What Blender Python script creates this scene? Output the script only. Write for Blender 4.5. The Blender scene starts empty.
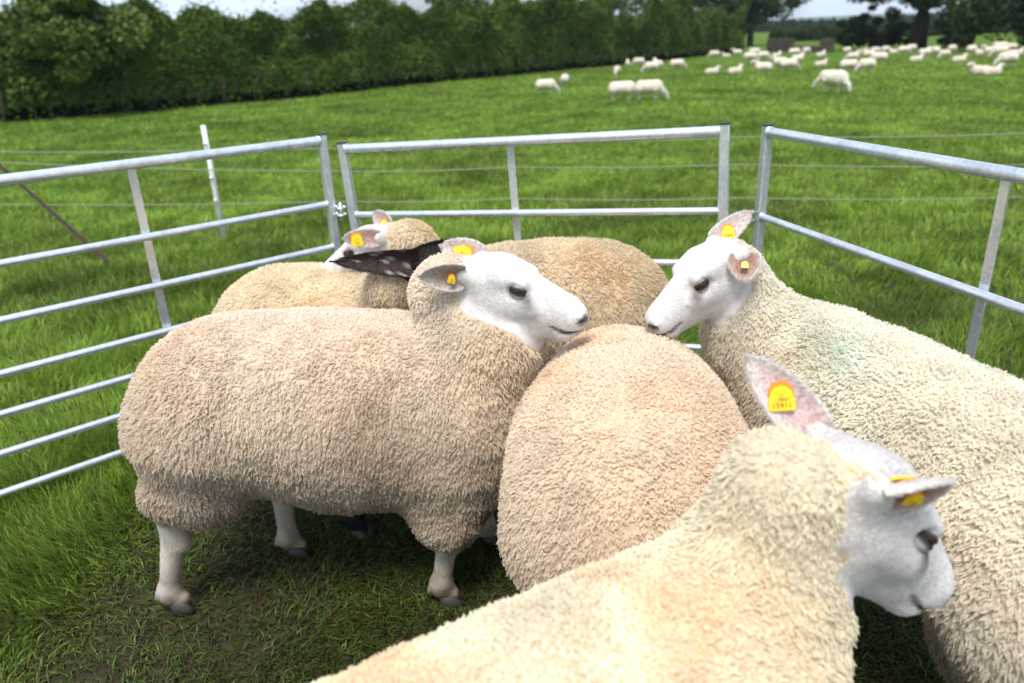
import bpy, math, numpy as np
from mathutils import Vector, Matrix
rng = np.random.default_rng(7)
R = math.radians
scene = bpy.context.scene
col = scene.collection

# ------------------------------------------------------------------ helpers
def tag(o, label=None, cat=None, group=None, kind=None):
    if label: o['label'] = label
    if cat: o['category'] = cat
    if group: o['group'] = group
    if kind: o['kind'] = kind
    return o

def link(o, parent=None):
    col.objects.link(o)
    if parent: o.parent = parent
    return o

def empty(name, loc=(0, 0, 0), rot=(0, 0, 0)):
    o = bpy.data.objects.new(name, None); o.location = loc; o.rotation_euler = rot
    o.empty_display_size = .1
    return link(o)

def mesh_obj(name, V, F, mats, parent=None, smooth=True, midx=None, cols=None, colname='tint'):
    """V (n,3) array, F list of faces or (m,k) array"""
    me = bpy.data.meshes.new(name)
    V = np.asarray(V, dtype=np.float32)
    if isinstance(F, np.ndarray):
        k = F.shape[1]; m = F.shape[0]
        me.vertices.add(len(V)); me.vertices.foreach_set('co', V.ravel())
        me.loops.add(m * k); me.loops.foreach_set('vertex_index', F.astype(np.int32).ravel())
        me.polygons.add(m); me.polygons.foreach_set('loop_start', np.arange(0, m * k, k, dtype=np.int32))
        me.update(calc_edges=True)
    else:
        me.from_pydata([tuple(v) for v in V.tolist()], [], F)
    n = len(me.polygons)
    me.polygons.foreach_set('use_smooth', np.full(n, smooth))
    if midx is not None: me.polygons.foreach_set('material_index', np.asarray(midx, dtype=np.int32))
    for m_ in (mats if isinstance(mats, (list, tuple)) else [mats]): me.materials.append(m_)
    if cols is not None:
        a = me.color_attributes.new(colname, 'FLOAT_COLOR', 'POINT')
        c = np.ones((len(V), 4), dtype=np.float32); c[:, :cols.shape[1]] = cols
        a.data.foreach_set('color', c.ravel())
    me.update()
    return link(bpy.data.objects.new(name, me), parent)

class MB:
    """collects shapes that belong to ONE part"""
    def __init__(s): s.V = []; s.F = []; s.M = []
    def add(s, V, F, m=0):
        o = len(s.V); s.V += [tuple(v) for v in V]; s.F += [tuple(i + o for i in f) for f in F]; s.M += [m] * len(F)
    def tube(s, pts, rad, n=12, cap=True, m=0, flat=None, up=(0, 0, 1)):
        pts = [Vector(p) for p in pts]; rad = rad if isinstance(rad, (list, tuple)) else [rad] * len(pts)
        V = []; F = []
        for i, p in enumerate(pts):
            t = (pts[min(i + 1, len(pts) - 1)] - pts[max(i - 1, 0)]).normalized()
            a = t.cross(Vector(up));
            if a.length < 1e-3: a = t.cross(Vector((1, 0, 0)))
            a.normalize(); b = a.cross(t)
            for k in range(n):
                an = 2 * math.pi * k / n
                ka, kb = (1, 1) if flat is None else flat
                V.append(p + rad[i] * (a * math.cos(an) * ka + b * math.sin(an) * kb))
        for i in range(len(pts) - 1):
            for k in range(n):
                F.append((i * n + k, i * n + (k + 1) % n, (i + 1) * n + (k + 1) % n, (i + 1) * n + k))
        if cap:
            F.append(tuple(range(n - 1, -1, -1))); F.append(tuple((len(pts) - 1) * n + k for k in range(n)))
        s.add(V, F, m)
    def bar(s, p, q, w, d, side, bev=.003, m=0):
        """box section from p to q, w across 'side', d across the third axis, bevelled edges"""
        p = Vector(p); q = Vector(q); t = (q - p).normalized(); a = Vector(side); a = (a - t * a.dot(t)).normalized(); b = t.cross(a)
        w /= 2; d /= 2; pr = [(w - bev, d), (w, d - bev), (w, -d + bev), (w - bev, -d), (-w + bev, -d), (-w, -d + bev), (-w, d - bev), (-w + bev, d)]
        V = [c + a * x + b * y for c in (p, q) for x, y in pr]
        F = [(i, (i + 1) % 8, 8 + (i + 1) % 8, 8 + i) for i in range(8)] + [tuple(range(7, -1, -1)), tuple(range(8, 16))]
        s.add(V, F, m)
    def build(s, name, mats, parent=None, smooth=False):
        return mesh_obj(name, np.array([tuple(v) for v in s.V]), s.F, mats, parent, smooth, s.M)

# value noise on the plane / in space
_perm = rng.random((64, 64, 64)).astype(np.float32)
def vnoise(P):
    P = np.asarray(P, dtype=np.float64); i = np.floor(P).astype(int); f = P - i; f = f * f * (3 - 2 * f)
    i0 = i % 64; i1 = (i + 1) % 64
    def g(a, b, c): return _perm[a, b, c]
    x0, y0, z0 = i0.T; x1, y1, z1 = i1.T; fx, fy, fz = f.T
    def l(a, b, t): return a + (b - a) * t
    return l(l(l(g(x0, y0, z0), g(x1, y0, z0), fx), l(g(x0, y1, z0), g(x1, y1, z0), fx), fy),
             l(l(g(x0, y0, z1), g(x1, y0, z1), fx), l(g(x0, y1, z1), g(x1, y1, z1), fx), fy), fz)
def vn2(x, y, s, o=0.): return vnoise(np.stack([np.asarray(x) / s + 17.3 + o, np.asarray(y) / s + 9.1 - o, np.full(np.shape(x), .5 + o)], 1))
def sstep(x, a, b):
    t = np.clip((np.asarray(x, dtype=float) - a) / (b - a), 0, 1); return t * t * (3 - 2 * t)

# ------------------------------------------------------------------ camera
FPX = 743.; PIT = R(22.05); ROL = R(2.4); CH = 1.5
_r = np.array([1, 0, 0.]); _d = np.array([0, -math.sin(PIT), -math.cos(PIT)]); _f = np.array([0, math.cos(PIT), -math.sin(PIT)])
cr, sr = math.cos(ROL), math.sin(ROL)
right = cr * _r + sr * _d; down = -sr * _r + cr * _d
cam = bpy.data.cameras.new('camera'); co = link(bpy.data.objects.new('camera', cam))
M = Matrix(((right[0], -down[0], -_f[0]), (right[1], -down[1], -_f[1]), (right[2], -down[2], -_f[2])))
co.matrix_world = Matrix.Translation((0, 0, CH)) @ M.to_4x4()
cam.lens = FPX / 1024 * 36; cam.sensor_width = 36; cam.clip_start = .05; cam.clip_end = 8000
cam.dof.use_dof = True; cam.dof.focus_distance = 1.75; cam.dof.aperture_fstop = 2.7
scene.camera = co
def ray(x, y):
    a = x - 512; b = y - 341; u = (a * cr - b * sr) / FPX; v = (a * sr + b * cr) / FPX
    return _f + u * _r + v * _d
def at(x, y, z=0.):
    d = ray(x, y); t = (CH - z) / -d[2]; return Vector((d[0] * t, d[1] * t, z))
def atY(x, y, Y):
    d = ray(x, y); t = Y / d[1]; return Vector((d[0] * t, Y, CH + d[2] * t))

def ground_z(x, y):
    r = np.hypot(x, y)
    z = -.5 * sstep(r, 5, 21)
    z = z + sstep(r, 8, 30) * .10 * (vn2(x, y, 9.) - .5)
    z = z + 1.1 * sstep(r, 75, 260)          # far field rises again
    return z
def gz(x, y): return float(ground_z(np.array([x]), np.array([y]))[0])
def on_ground(x, y):
    z = -.4
    for _ in range(8):
        p = at(x, y, z); z = gz(p.x, p.y)
    return Vector((p.x, p.y, z))

# ------------------------------------------------------------------ materials
def mat(name, base=(.5, .5, .5), rough=.6, metal=0., spec=.5):
    m = bpy.data.materials.new(name); m.use_nodes = True; b = m.node_tree.nodes['Principled BSDF']
    b.inputs['Base Color'].default_value = (*base, 1); b.inputs['Roughness'].default_value = rough
    b.inputs['Metallic'].default_value = metal; b.inputs['Specular IOR Level'].default_value = spec
    return m
def N(m, t, **kw):
    n = m.node_tree.nodes.new(t)
    for k, v in kw.items():
        if k in n.inputs: n.inputs[k].default_value = v
        else: setattr(n, k, v)
    return n
def L(m, a, b): m.node_tree.links.new(a, b)
def bsdf(m): return m.node_tree.nodes['Principled BSDF']
def coords(m, kind='Object'):
    return N(m, 'ShaderNodeTexCoord').outputs[kind]
def noise(m, scale, detail=4, vec=None, rough=.55):
    n = N(m, 'ShaderNodeTexNoise'); n.inputs['Scale'].default_value = scale; n.inputs['Detail'].default_value = detail
    n.inputs['Roughness'].default_value = rough
    if vec is not None: L(m, vec, n.inputs['Vector'])
    return n.outputs['Fac']
def ramp(m, fac, stops):
    r = N(m, 'ShaderNodeValToRGB'); e = r.color_ramp.elements
    e[0].position, e[0].color = stops[0][0], (*stops[0][1], 1); e[1].position, e[1].color = stops[-1][0], (*stops[-1][1], 1)
    for p, c in stops[1:-1]:
        k = e.new(p); k.color = (*c, 1)
    L(m, fac, r.inputs[0]); return r.outputs[0]
def bump(m, h, s, d=.01):
    b = N(m, 'ShaderNodeBump'); b.inputs['Strength'].default_value = s; b.inputs['Distance'].default_value = d
    L(m, h, b.inputs['Height']); L(m, b.outputs[0], bsdf(m).inputs['Normal'])
def mixc(m, fac, a, b, mode='MIX'):
    x = N(m, 'ShaderNodeMix', data_type='RGBA', blend_type=mode)
    for s, v in ((x.inputs[0], fac), (x.inputs[6], a), (x.inputs[7], b)):
        if hasattr(v, 'is_linked') or hasattr(v, 'links'): L(m, v, s)
        elif isinstance(v, tuple): s.default_value = (*v, 1)
        else: s.default_value = v
    return x.outputs[2]

def vcol_mat(name, rough, trans=0., spec=.3, attr='tint', sub=0.):
    m = mat(name, rough=rough, spec=spec)
    a = N(m, 'ShaderNodeAttribute', attribute_name=attr)
    L(m, a.outputs['Color'], bsdf(m).inputs['Base Color'])
    if trans:
        t = N(m, 'ShaderNodeBsdfTranslucent'); L(m, a.outputs['Color'], t.inputs[0])
        x = N(m, 'ShaderNodeMixShader'); x.inputs[0].default_value = trans
        L(m, bsdf(m).outputs[0], x.inputs[1]); L(m, t.outputs[0], x.inputs[2])
        L(m, x.outputs[0], m.node_tree.nodes['Material Output'].inputs[0])
    return m
M_wool = vcol_mat('wool_strands', .9, .38, .10)
M_grass = vcol_mat('grass_blades', .5, .32, .35)
M_leaf = vcol_mat('leaves', .6, .25, .12)
# body skin: attribute carries colour, noise adds mottling and fine hair bump
M_skin = mat('sheep_skin', rough=.75, spec=.25)
_a = N(M_skin, 'ShaderNodeAttribute', attribute_name='tint')
_c = coords(M_skin)
L(M_skin, mixc(M_skin, ramp(M_skin, noise(M_skin, 38, 5, _c), [(.35, (.78, .74, .7)), (.6, (1, 1, 1))]), _a.outputs['Color'], _a.outputs['Color']), bsdf(M_skin).inputs['Base Color'])
_mx = mixc(M_skin, 1., _a.outputs['Color'], ramp(M_skin, noise(M_skin, 26, 7, _c, .65), [(.34, (.70, .69, .72)), (.46, (.93, .90, .88)), (.62, (1, 1, 1))]), 'MULTIPLY')
L(M_skin, _mx, bsdf(M_skin).inputs['Base Color'])
bump(M_skin, noise(M_skin, 420, 3, _c), .35, .003)
bsdf(M_skin).inputs['Subsurface Weight'].default_value = .0
# galvanised steel
M_galv = mat('galvanised_steel', (.7, .74, .78), .3, .68)
_c = coords(M_galv)
_v = N(M_galv, 'ShaderNodeTexVoronoi'); _v.inputs['Scale'].default_value = 90; L(M_galv, _c, _v.inputs['Vector'])
_n = noise(M_galv, 14, 6, _c)
L(M_galv, mixc(M_galv, .5, ramp(M_galv, _v.outputs['Color'], [(.2, (.58, .62, .67)), (.8, (.80, .84, .89))]), ramp(M_galv, _n, [(.33, (.46, .49, .52)), (.55, (.80, .84, .88))])), bsdf(M_galv).inputs['Base Color'])
L(M_galv, ramp(M_galv, _n, [(.3, (.42, .42, .42)), (.6, (.20, .20, .20))]), bsdf(M_galv).inputs['Roughness'])
bump(M_galv, noise(M_galv, 60, 4, _c), .12, .004)
M_cap = mat('dark_plug', (.03, .03, .035), .6)
M_white = mat('white_plastic_post', (.78, .78, .76), .5)
M_wire = mat('fence_tape', (.30, .32, .22), .8)
M_rust = mat('rusty_iron', (.09, .05, .035), .8)
L(M_rust, ramp(M_rust, noise(M_rust, 40, 6, coords(M_rust)), [(.35, (.02, .016, .015)), (.65, (.075, .035, .022))]), bsdf(M_rust).inputs['Base Color'])
M_tagY = mat('yellow_tag', (.88, .62, .02), .4); M_tagO = mat('orange_button', (.9, .28, .015), .4); M_ink = mat('black_ink', (.05, .04, .02), .6)
M_hoof = mat('hoof', (.045, .04, .032), .6)
M_eye = mat('eye', (.012, .008, .005), .12, spec=.45)
M_iris = mat('iris', (.085, .042, .014), .12, spec=.45)
M_lid = mat('eyelid', (.08, .06, .06), .5)
M_nostril = mat('nostril', (.05, .035, .035), .6)
M_bark = mat('bark', (.06, .045, .03), .9)
L(M_bark, ramp(M_bark, noise(M_bark, 6, 8, coords(M_bark)), [(.3, (.02, .015, .011)), (.7, (.06, .047, .035))]), bsdf(M_bark).inputs['Base Color'])
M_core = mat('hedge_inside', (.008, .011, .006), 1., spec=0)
M_stone = mat('wall_stone', (.2, .15, .12), .9)
L(M_stone, ramp(M_stone, noise(M_stone, 4, 6, coords(M_stone)), [(.3, (.05, .038, .032)), (.7, (.15, .115, .095))]), bsdf(M_stone).inputs['Base Color'])

# ------------------------------------------------------------------ world + sun
SUN_EL, SUN_AZ = R(66), R(-165)      # direction the light comes from (behind-left of the camera)
w = bpy.data.worlds.new('World'); scene.world = w; w.use_nodes = True; nt = w.node_tree
bg = nt.nodes['Background']
sky = nt.nodes.new('ShaderNodeTexSky'); sky.sky_type = 'NISHITA'; sky.sun_disc = False
sky.sun_elevation = SUN_EL; sky.sun_rotation = SUN_AZ; sky.air_density = 1.; sky.dust_density = 2.5; sky.ozone_density = 1.2
tc = nt.nodes.new('ShaderNodeTexCoord'); mp = nt.nodes.new('ShaderNodeMapping'); mp.inputs['Scale'].default_value = (1, 1, 3.2)
nz = nt.nodes.new('ShaderNodeTexNoise'); nz.inputs['Scale'].default_value = 2.6; nz.inputs['Detail'].default_value = 8; nz.inputs['Roughness'].default_value = .55
rp = nt.nodes.new('ShaderNodeValToRGB'); rp.color_ramp.elements[0].position = .38; rp.color_ramp.elements[1].position = .56
mx = nt.nodes.new('ShaderNodeMix'); mx.data_type = 'RGBA'; mx.inputs[7].default_value = (5.6, 6.5, 7.6, 1)
nt.links.new(tc.outputs['Generated'], mp.inputs[0]); nt.links.new(mp.outputs[0], nz.inputs['Vector']); nt.links.new(nz.outputs['Fac'], rp.inputs[0])
nt.links.new(rp.outputs[0], mx.inputs[0]); nt.links.new(sky.outputs[0], mx.inputs[6]); nt.links.new(mx.outputs[2], bg.inputs[0])
bg.inputs[1].default_value = .125
sl = bpy.data.lights.new('sun', 'SUN'); sl.energy = 2.75; sl.angle = R(22); sl.color = (1, .96, .9)
so = link(bpy.data.objects.new('sun', sl))
sd = Vector((math.sin(SUN_AZ) * math.cos(SUN_EL), math.cos(SUN_AZ) * math.cos(SUN_EL), math.sin(SUN_EL)))
so.rotation_euler = sd.to_track_quat('Z', 'Y').to_euler()
scene.view_settings.view_transform = 'Standard'; scene.view_settings.look = 'None'; scene.view_settings.exposure = .53; scene.view_settings.gamma = 1

# ------------------------------------------------------------------ ground, field, hills
def polar(r0, r1, nr, na, a0=-180, a1=180):
    rr = r0 * (r1 / r0) ** (np.linspace(0, 1, nr)); aa = np.radians(np.linspace(a0, a1, na))
    A, B = np.meshgrid(rr, aa, indexing='ij'); return A * np.sin(B), A * np.cos(B), nr, na
X, Y, nr, na = polar(.3, 2500, 160, 181)
X = np.concatenate([[0], X.ravel()]); Y = np.concatenate([[0], Y.ravel()])
Z = ground_z(X, Y)
F = [(0, 1 + k + 1, 1 + k) for k in range(na - 1)]
for i in range(nr - 1):
    for k in range(na - 1):
        a = 1 + i * na + k; F.append((a, a + 1, a + 1 + na, a + na))
M_ground = mat('field_ground', (.05, .09, .02), .95, spec=.1)
c = coords(M_ground)
big = ramp(M_ground, noise(M_ground, .35, 6, c), [(.35, (.06, .12, .014)), (.65, (.12, .20, .025))])
fine = ramp(M_ground, noise(M_ground, 2.4, 8, c, .7), [(.3, (.55, .6, .5)), (.7, (1.25, 1.2, 1.1))])
grassc = mixc(M_ground, 1., big, fine, 'MULTIPLY')
soil = ramp(M_ground, noise(M_ground, 14, 8, c, .7), [(.3, (.022, .02, .010)), (.55, (.05, .042, .022)), (.75, (.06, .075, .02))])
# bare trampled soil close to the pen: radial mask in world metres
gm = N(M_ground, 'ShaderNodeVectorMath', operation='DISTANCE'); L(M_ground, c, gm.inputs[0]); gm.inputs[1].default_value = (.1, 1.6, 0)
mr = N(M_ground, 'ShaderNodeMapRange'); L(M_ground, gm.outputs['Value'], mr.inputs[0]); mr.inputs[1].default_value = 3.; mr.inputs[2].default_value = 12.; mr.inputs[3].default_value = 0; mr.inputs[4].default_value = 1
L(M_ground, mixc(M_ground, mr.outputs[0], soil, grassc), bsdf(M_ground).inputs['Base Color'])
bump(M_ground, noise(M_ground, 30, 6, c), .6, .03)
tag(mesh_obj('field', np.stack([X, Y, Z], 1), F, M_ground), kind='structure')

def build_hills():
    xs = np.linspace(-3000, 5200, 160); V = []; F = []
    for j, (y0, h) in enumerate(((1900, 0), (2300, 1), (3000, 0))):
        for x in xs: V.append((x, y0, -5 + h * (26 + 12 * float(vnoise([[x / 620, 3.3, 1]])[0]) + 6 * float(vnoise([[x / 120, 8.3, 1]])[0]))))
    n = len(xs)
    for j in range(2):
        for i in range(n - 1): F.append((j * n + i, j * n + i + 1, (j + 1) * n + i + 1, (j + 1) * n + i))
    m = mat('hill_slopes', (.09, .15, .10), 1., spec=0)
    L(m, ramp(m, noise(m, .004, 6, coords(m)), [(.4, (.05, .10, .05)), (.6, (.14, .20, .09))]), bsdf(m).inputs['Base Color'])
    tag(mesh_obj('hills', np.array(V), F, m), kind='structure')
build_hills()

# ------------------------------------------------------------------ gates of the pen
def gate(label, TL, TR, tiltz, rails, brace_t, post_h, low=.03):
    """TL / TR: top rail end points; rails: drops below the top rail; the verticals follow 'dn'"""
    TL = Vector(TL); TR = Vector(TR); t = (TR - TL).normalized()
    nrm = t.cross(Vector((0, 0, 1))).normalized(); dn = -(nrm.cross(t)).normalized()
    if dn.z > 0: dn = -dn
    base = (TL + TR) / 2; base.z = 0
    root = empty('sheep_hurdle', base); tag(root, label, 'gate', 'galvanised hurdles of the pen')
    def loc(v): return v - base
    def put(mb, name, m=M_galv, par=root, smooth=False):
        o = mb.build(name, m, par, smooth); return o
    for E in (TL, TR):
        mb = MB(); mb.bar(loc(E - dn * .022), loc(E + dn * post_h), .034, .034, nrm, .004); post = put(mb, 'post')
        mb = MB(); mb.bar(loc(E - dn * .0222), loc(E - dn * .028), .037, .037, nrm, .006); put(mb, 'end_cap', M_cap, post)
    for i, d in enumerate(rails):
        r = .0185 if i == 0 else .0135
        a = TL + dn * d + t * .017; b = TR + dn * d - t * .017
        mb = MB(); mb.tube([loc(a), loc(b)], r, 16, cap=False)
        # weld beads
        for e in (a, b): mb.tube([loc(e - t * .004), loc(e + t * .004)], r + .003, 16)
        put(mb, 'rail', smooth=True)
    c_ = TL.lerp(TR, brace_t) + nrm * .0
    mb = MB(); off = nrm * .021 if nrm.dot(Vector((0, -1, 0))) < 0 else -nrm * .021
    mb.bar(loc(c_ + dn * .012 + off), loc(c_ + dn * (rails[-1] + .012) + off), .006, .030, nrm, .001); put(mb, 'brace')
    return root, dn, t, nrm
zt = 1.15
RAIL = [0, .26, .445, .625, .765, .905, 1.05]
A = at(322, 140, zt); B = at(0, 180, zt); Lg = A + (B - A).normalized() * 1.62
gate('galvanised sheep hurdle on the left, standing behind the rump of the nearest side-on sheep', Lg, A, 0, RAIL, .545, 1.12)
A2 = at(343, 148.7, zt - .035); B2 = at(724.5, 130.6, zt + .04)
gate('middle galvanised sheep hurdle closing the far side of the pen behind the sheep', A2, B2, 0, [0, .27, .46, .64, .79, .93, 1.06], .48, 1.1)
C1 = at(767.5, 131.5, zt); C2 = at(1024, 176, zt); Rg = C1 + (C2 - C1).normalized() * 1.62
gate('galvanised sheep hurdle on the right, behind the sheep with the blue mark', C1, Rg, 0, [0, .314, .575, .72, .84, .95, 1.06], .622, 1.1)
# loops and pins that hold the hurdles together
def coupling(p, q, label):
    p = Vector(p); q = Vector(q); o = p.lerp(q, .5); root = empty('hurdle_coupling', o); tag(root, label, 'coupling', 'couplings between the hurdles')
    mb = MB()
    for dz in (0, -.03):
        pts = []
        for k in range(17):
            an = 2 * math.pi * k / 16; v = Vector((math.cos(an) * .014, math.sin(an) * .014, dz)); pts.append(v)
        mb.tube(pts, .0045, 8, cap=False)
        mb.tube([(p - o) + Vector((0, 0, dz)), Vector((0, 0, dz)) + (p - o).normalized() * .014], .0055, 8)
        mb.tube([(q - o) + Vector((0, 0, dz + .012)), Vector((0, 0, dz + .012)) + (q - o).normalized() * .014], .0055, 8)
    mb.build('loop', M_galv, root, True)
    mb = MB(); mb.tube([(0, 0, .022), (0, 0, -.055)], .006, 10); mb.build('pin', M_galv, root, True)
coupling(A + Vector((.018, .0, -.27)), A2 + Vector((-.018, 0, -.25)), 'small steel ring and pin joining the left and middle hurdles')
coupling(B2 + Vector((.018, 0, -.31)), C1 + Vector((-.018, 0, -.31)), 'small steel ring and pin joining the middle and right hurdles')

# ------------------------------------------------------------------ electric fence and stay
YF = 6.37
pb = at(224, 238, 0.); pole = empty('electric_fence_post', pb); tag(pole, 'slim white plastic electric fence post leaning in the grass beyond the left hurdle', 'fence post')
mb = MB(); top = atY(203, 125, YF) - pb; mb.tube([(0, 0, -.1), top * .5, top], [.022, .021, .02], 10); mb.build('shaft', M_white, pole, True)
for z in (.33, .52, .80):
    mb = MB(); mb.tube([top * (z / .95) + Vector((0, -.015, 0)), top * (z / .95) + Vector((0, -.045, .012))], .012, 8); mb.build('insulator', M_white, pole, True)
WIRES = [[(-60, 150), (200, 150), (512, 141), (740, 136.5), (1024, 133)], [(-60, 160), (0, 162), (340, 171), (512, 166.5), (740, 164), (1024, 165)], [(-60, 204), (0, 204), (340, 201), (512, 198), (740, 197.5), (1024, 197)]]
for k, wp in enumerate(WIRES):
    pts = []; wp = [atY(x, y, YF - .04) for x, y in wp]; zs = [wp[-1].z]
    for i in range(len(wp) - 1):
        for t in np.linspace(0, 1, 8)[:-1]: pts.append(wp[i].lerp(wp[i + 1], t) - Vector((0, 0, .015 * math.sin(math.pi * t))))
    pts.append((7.5, YF - .04, zs[-1]))
    mb = MB(); mb.tube(pts, .0045, 6, cap=False, flat=(.6, 1.))
    tag(mb.build('electric_fence_wire', M_wire, None, True), ('highest', 'middle', 'lowest')[k] + ' of the three pale electric fence wires strung across the field beyond the pen', 'fence wire', 'electric fence wires')
a = at(115, 268, .0); b = at(-40, 130, .95)
mb = MB(); mb.bar((0, 0, 0), b - a, .035, .006, (0, 0, 1), .001); mb.bar((0, 0, 0.003), (b - a) + Vector((0, 0, .003)), .006, .035, (0, 0, 1), .001)
o = mb.build('iron_stake', M_rust); o.location = a; tag(o, 'dark rusty angle iron stake leaning diagonally at the left edge beyond the hurdle', 'stake')

# ------------------------------------------------------------------ foliage
def leaf_cloud(name, C, size, colr, parent, nrm=None, mats=M_leaf, asp=.6):
    """C (n,3) centres, one bent leaf (two quads) each"""
    n = len(C); a = rng.normal(size=(n, 3)); a /= np.linalg.norm(a, axis=1)[:, None]
    h = rng.normal(size=(n, 3))
    if nrm is not None: h = h * .55 + nrm
    b = np.cross(a, h); b /= np.linalg.norm(b, axis=1)[:, None] + 1e-9; nn = np.cross(a, b)
    s = (size * rng.uniform(.6, 1.35, n))[:, None]
    V = np.stack([C - a * s, C + b * s * asp - nn * s * .15, C + a * s, C - b * s * asp - nn * s * .15], 1).reshape(-1, 3)
    F = np.arange(n * 4).reshape(n, 4)
    return mesh_obj(name, V, F, mats, parent, False, cols=np.repeat(colr, 4, 0))

def greens(n, base, var=.3):
    k = rng.uniform(1 - var, 1 + var, (n, 1)); h = rng.uniform(-.12, .12, (n, 1))
    return np.clip(np.array(base)[None] * k * np.concatenate([1 + h * 1.6, 1 + h * .3, 1 - h], 1), 0, 1)

def hedge_run(pts, h, wid, n, leaf, base, label, seed_off, hvar=.6):
    """bushy hedge following pts; its base sits on the field"""
    pts = [Vector(p) for p in pts]
    o0 = pts[0].copy(); root = empty('hedge', o0); tag(root, label, 'hedge')
    seg = [(pts[i + 1] - pts[i]).length for i in range(len(pts) - 1)]; T = sum(seg); cs = np.concatenate([[0], np.cumsum(seg)])
    P = np.array([tuple(p) for p in pts])
    nv_ = np.array([P[min(i + 1, len(P) - 1)] - P[max(i - 1, 0)] for i in range(len(P))]); nv_[:, 2] = 0; nv_ /= np.linalg.norm(nv_, axis=1)[:, None]
    def along(s):
        s = np.clip(s, 0, T); i = np.clip(np.searchsorted(cs, s, 'right') - 1, 0, len(seg) - 1)
        t = (s - cs[i]) / np.array(seg)[i]; p = P[i] + (P[i + 1] - P[i]) * t[:, None]
        d = nv_[i] * (1 - t[:, None]) + nv_[i + 1] * t[:, None]; d /= np.linalg.norm(d, axis=1)[:, None]; return p, np.stack([d[:, 1], -d[:, 0], d[:, 2] * 0], 1)
    sg = np.linspace(0, T, 400); pg, _q = along(sg); wg = 1 / np.clip(np.hypot(pg[:, 0], pg[:, 1]), 8, None) ** 1.6; cw = np.cumsum(wg); s = np.interp(rng.random(n), cw / cw[-1], sg); u = rng.uniform(0, 1, n)          # u: round the section, 0 front foot .. .5 top .. 1 back foot
    u = np.where(rng.random(n) < .75, u * .62, u)
    p, side = along(s)
    hh = h * (1 + hvar * (vn2(s, s * 0, 3.1, seed_off) - .5) + .5 * hvar * (vn2(s, s * 0, .9, seed_off + 3) - .5))
    ang = u * math.pi; ww = wid / 2 * (1 + .5 * (vn2(s, u * 9, 1.6, seed_off + 7) - .5)) * (.75 + .25 * np.sin(ang * 1.))
    rad = 1 - np.abs(rng.normal(0, .10, n)) + .75 * (vn2(s, u * 7, 1.5, seed_off + 11) - .5) + .16 * (vn2(s, u * 7, .4, seed_off + 13) - .5)
    offx = np.sign(np.cos(ang)) * np.abs(np.cos(ang)) ** .55 * ww * rad; offz = np.abs(np.sin(ang)) ** .6 * hh * rad
    offz = offz + (offz < .12 * h) * rng.uniform(0, .16 * h, n)
    stick = rng.random(n) < .10; offz = np.where(stick & (u > .3) & (u < .7), offz + rng.exponential(.16, n) * h / 4, offz)
    C = p + side * offx[:, None]; C[:, 2] = ground_z(C[:, 0], C[:, 1]) + offz
    nr_ = side * np.cos(ang)[:, None]; nr_[:, 2] = np.sin(ang) + .3
    cl = greens(n, base) * (0.42 + .75 * vn2(s, offz, 1.3, seed_off + 5) + .5 * vn2(s, offz, .45, seed_off + 9))[:, None]
    dead = rng.random(n) < .03; cl[dead] = (.11, .085, .03)
    dist = np.hypot(C[:, 0], C[:, 1]); leaf_cloud('foliage', C - np.array(o0), leaf * (dist / dist.min()) ** .45, cl, root, nr_)
    # solid near-black core that keeps the hedge from being see-through
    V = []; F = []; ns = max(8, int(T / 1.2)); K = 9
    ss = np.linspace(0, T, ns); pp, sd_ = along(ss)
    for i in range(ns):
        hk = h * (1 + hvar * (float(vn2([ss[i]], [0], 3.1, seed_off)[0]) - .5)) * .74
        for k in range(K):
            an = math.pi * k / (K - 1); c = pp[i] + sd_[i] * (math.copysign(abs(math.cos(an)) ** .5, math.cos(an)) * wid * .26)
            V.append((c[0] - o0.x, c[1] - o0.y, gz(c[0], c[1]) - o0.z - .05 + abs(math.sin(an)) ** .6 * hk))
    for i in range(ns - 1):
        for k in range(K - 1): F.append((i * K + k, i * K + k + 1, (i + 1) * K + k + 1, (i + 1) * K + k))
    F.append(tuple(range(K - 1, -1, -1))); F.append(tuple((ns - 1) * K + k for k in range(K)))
    mesh_obj('dark_core', np.array(V), F, M_core, root)
    for s_ in np.arange(.4, T, max(.9, T / 60)):
        mb = MB()
        c, sdv = along(np.array([s_ + rng.uniform(-.3, .3)])); c = c[0] + sdv[0] * (wid * .40 + rng.uniform(-.1, .1)); z = gz(c[0], c[1])
        b = Vector((c[0], c[1], z)) - o0
        mb.tube([b + Vector((0, 0, -.1)), b + Vector((rng.uniform(-.1, .1), rng.uniform(-.1, .1), .5)), b + Vector((rng.uniform(-.3, .3), 0.1, 1.1))], [.06, .045, .03], 6)
        mb.build('stem', M_bark, root, True)
    return root

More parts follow.
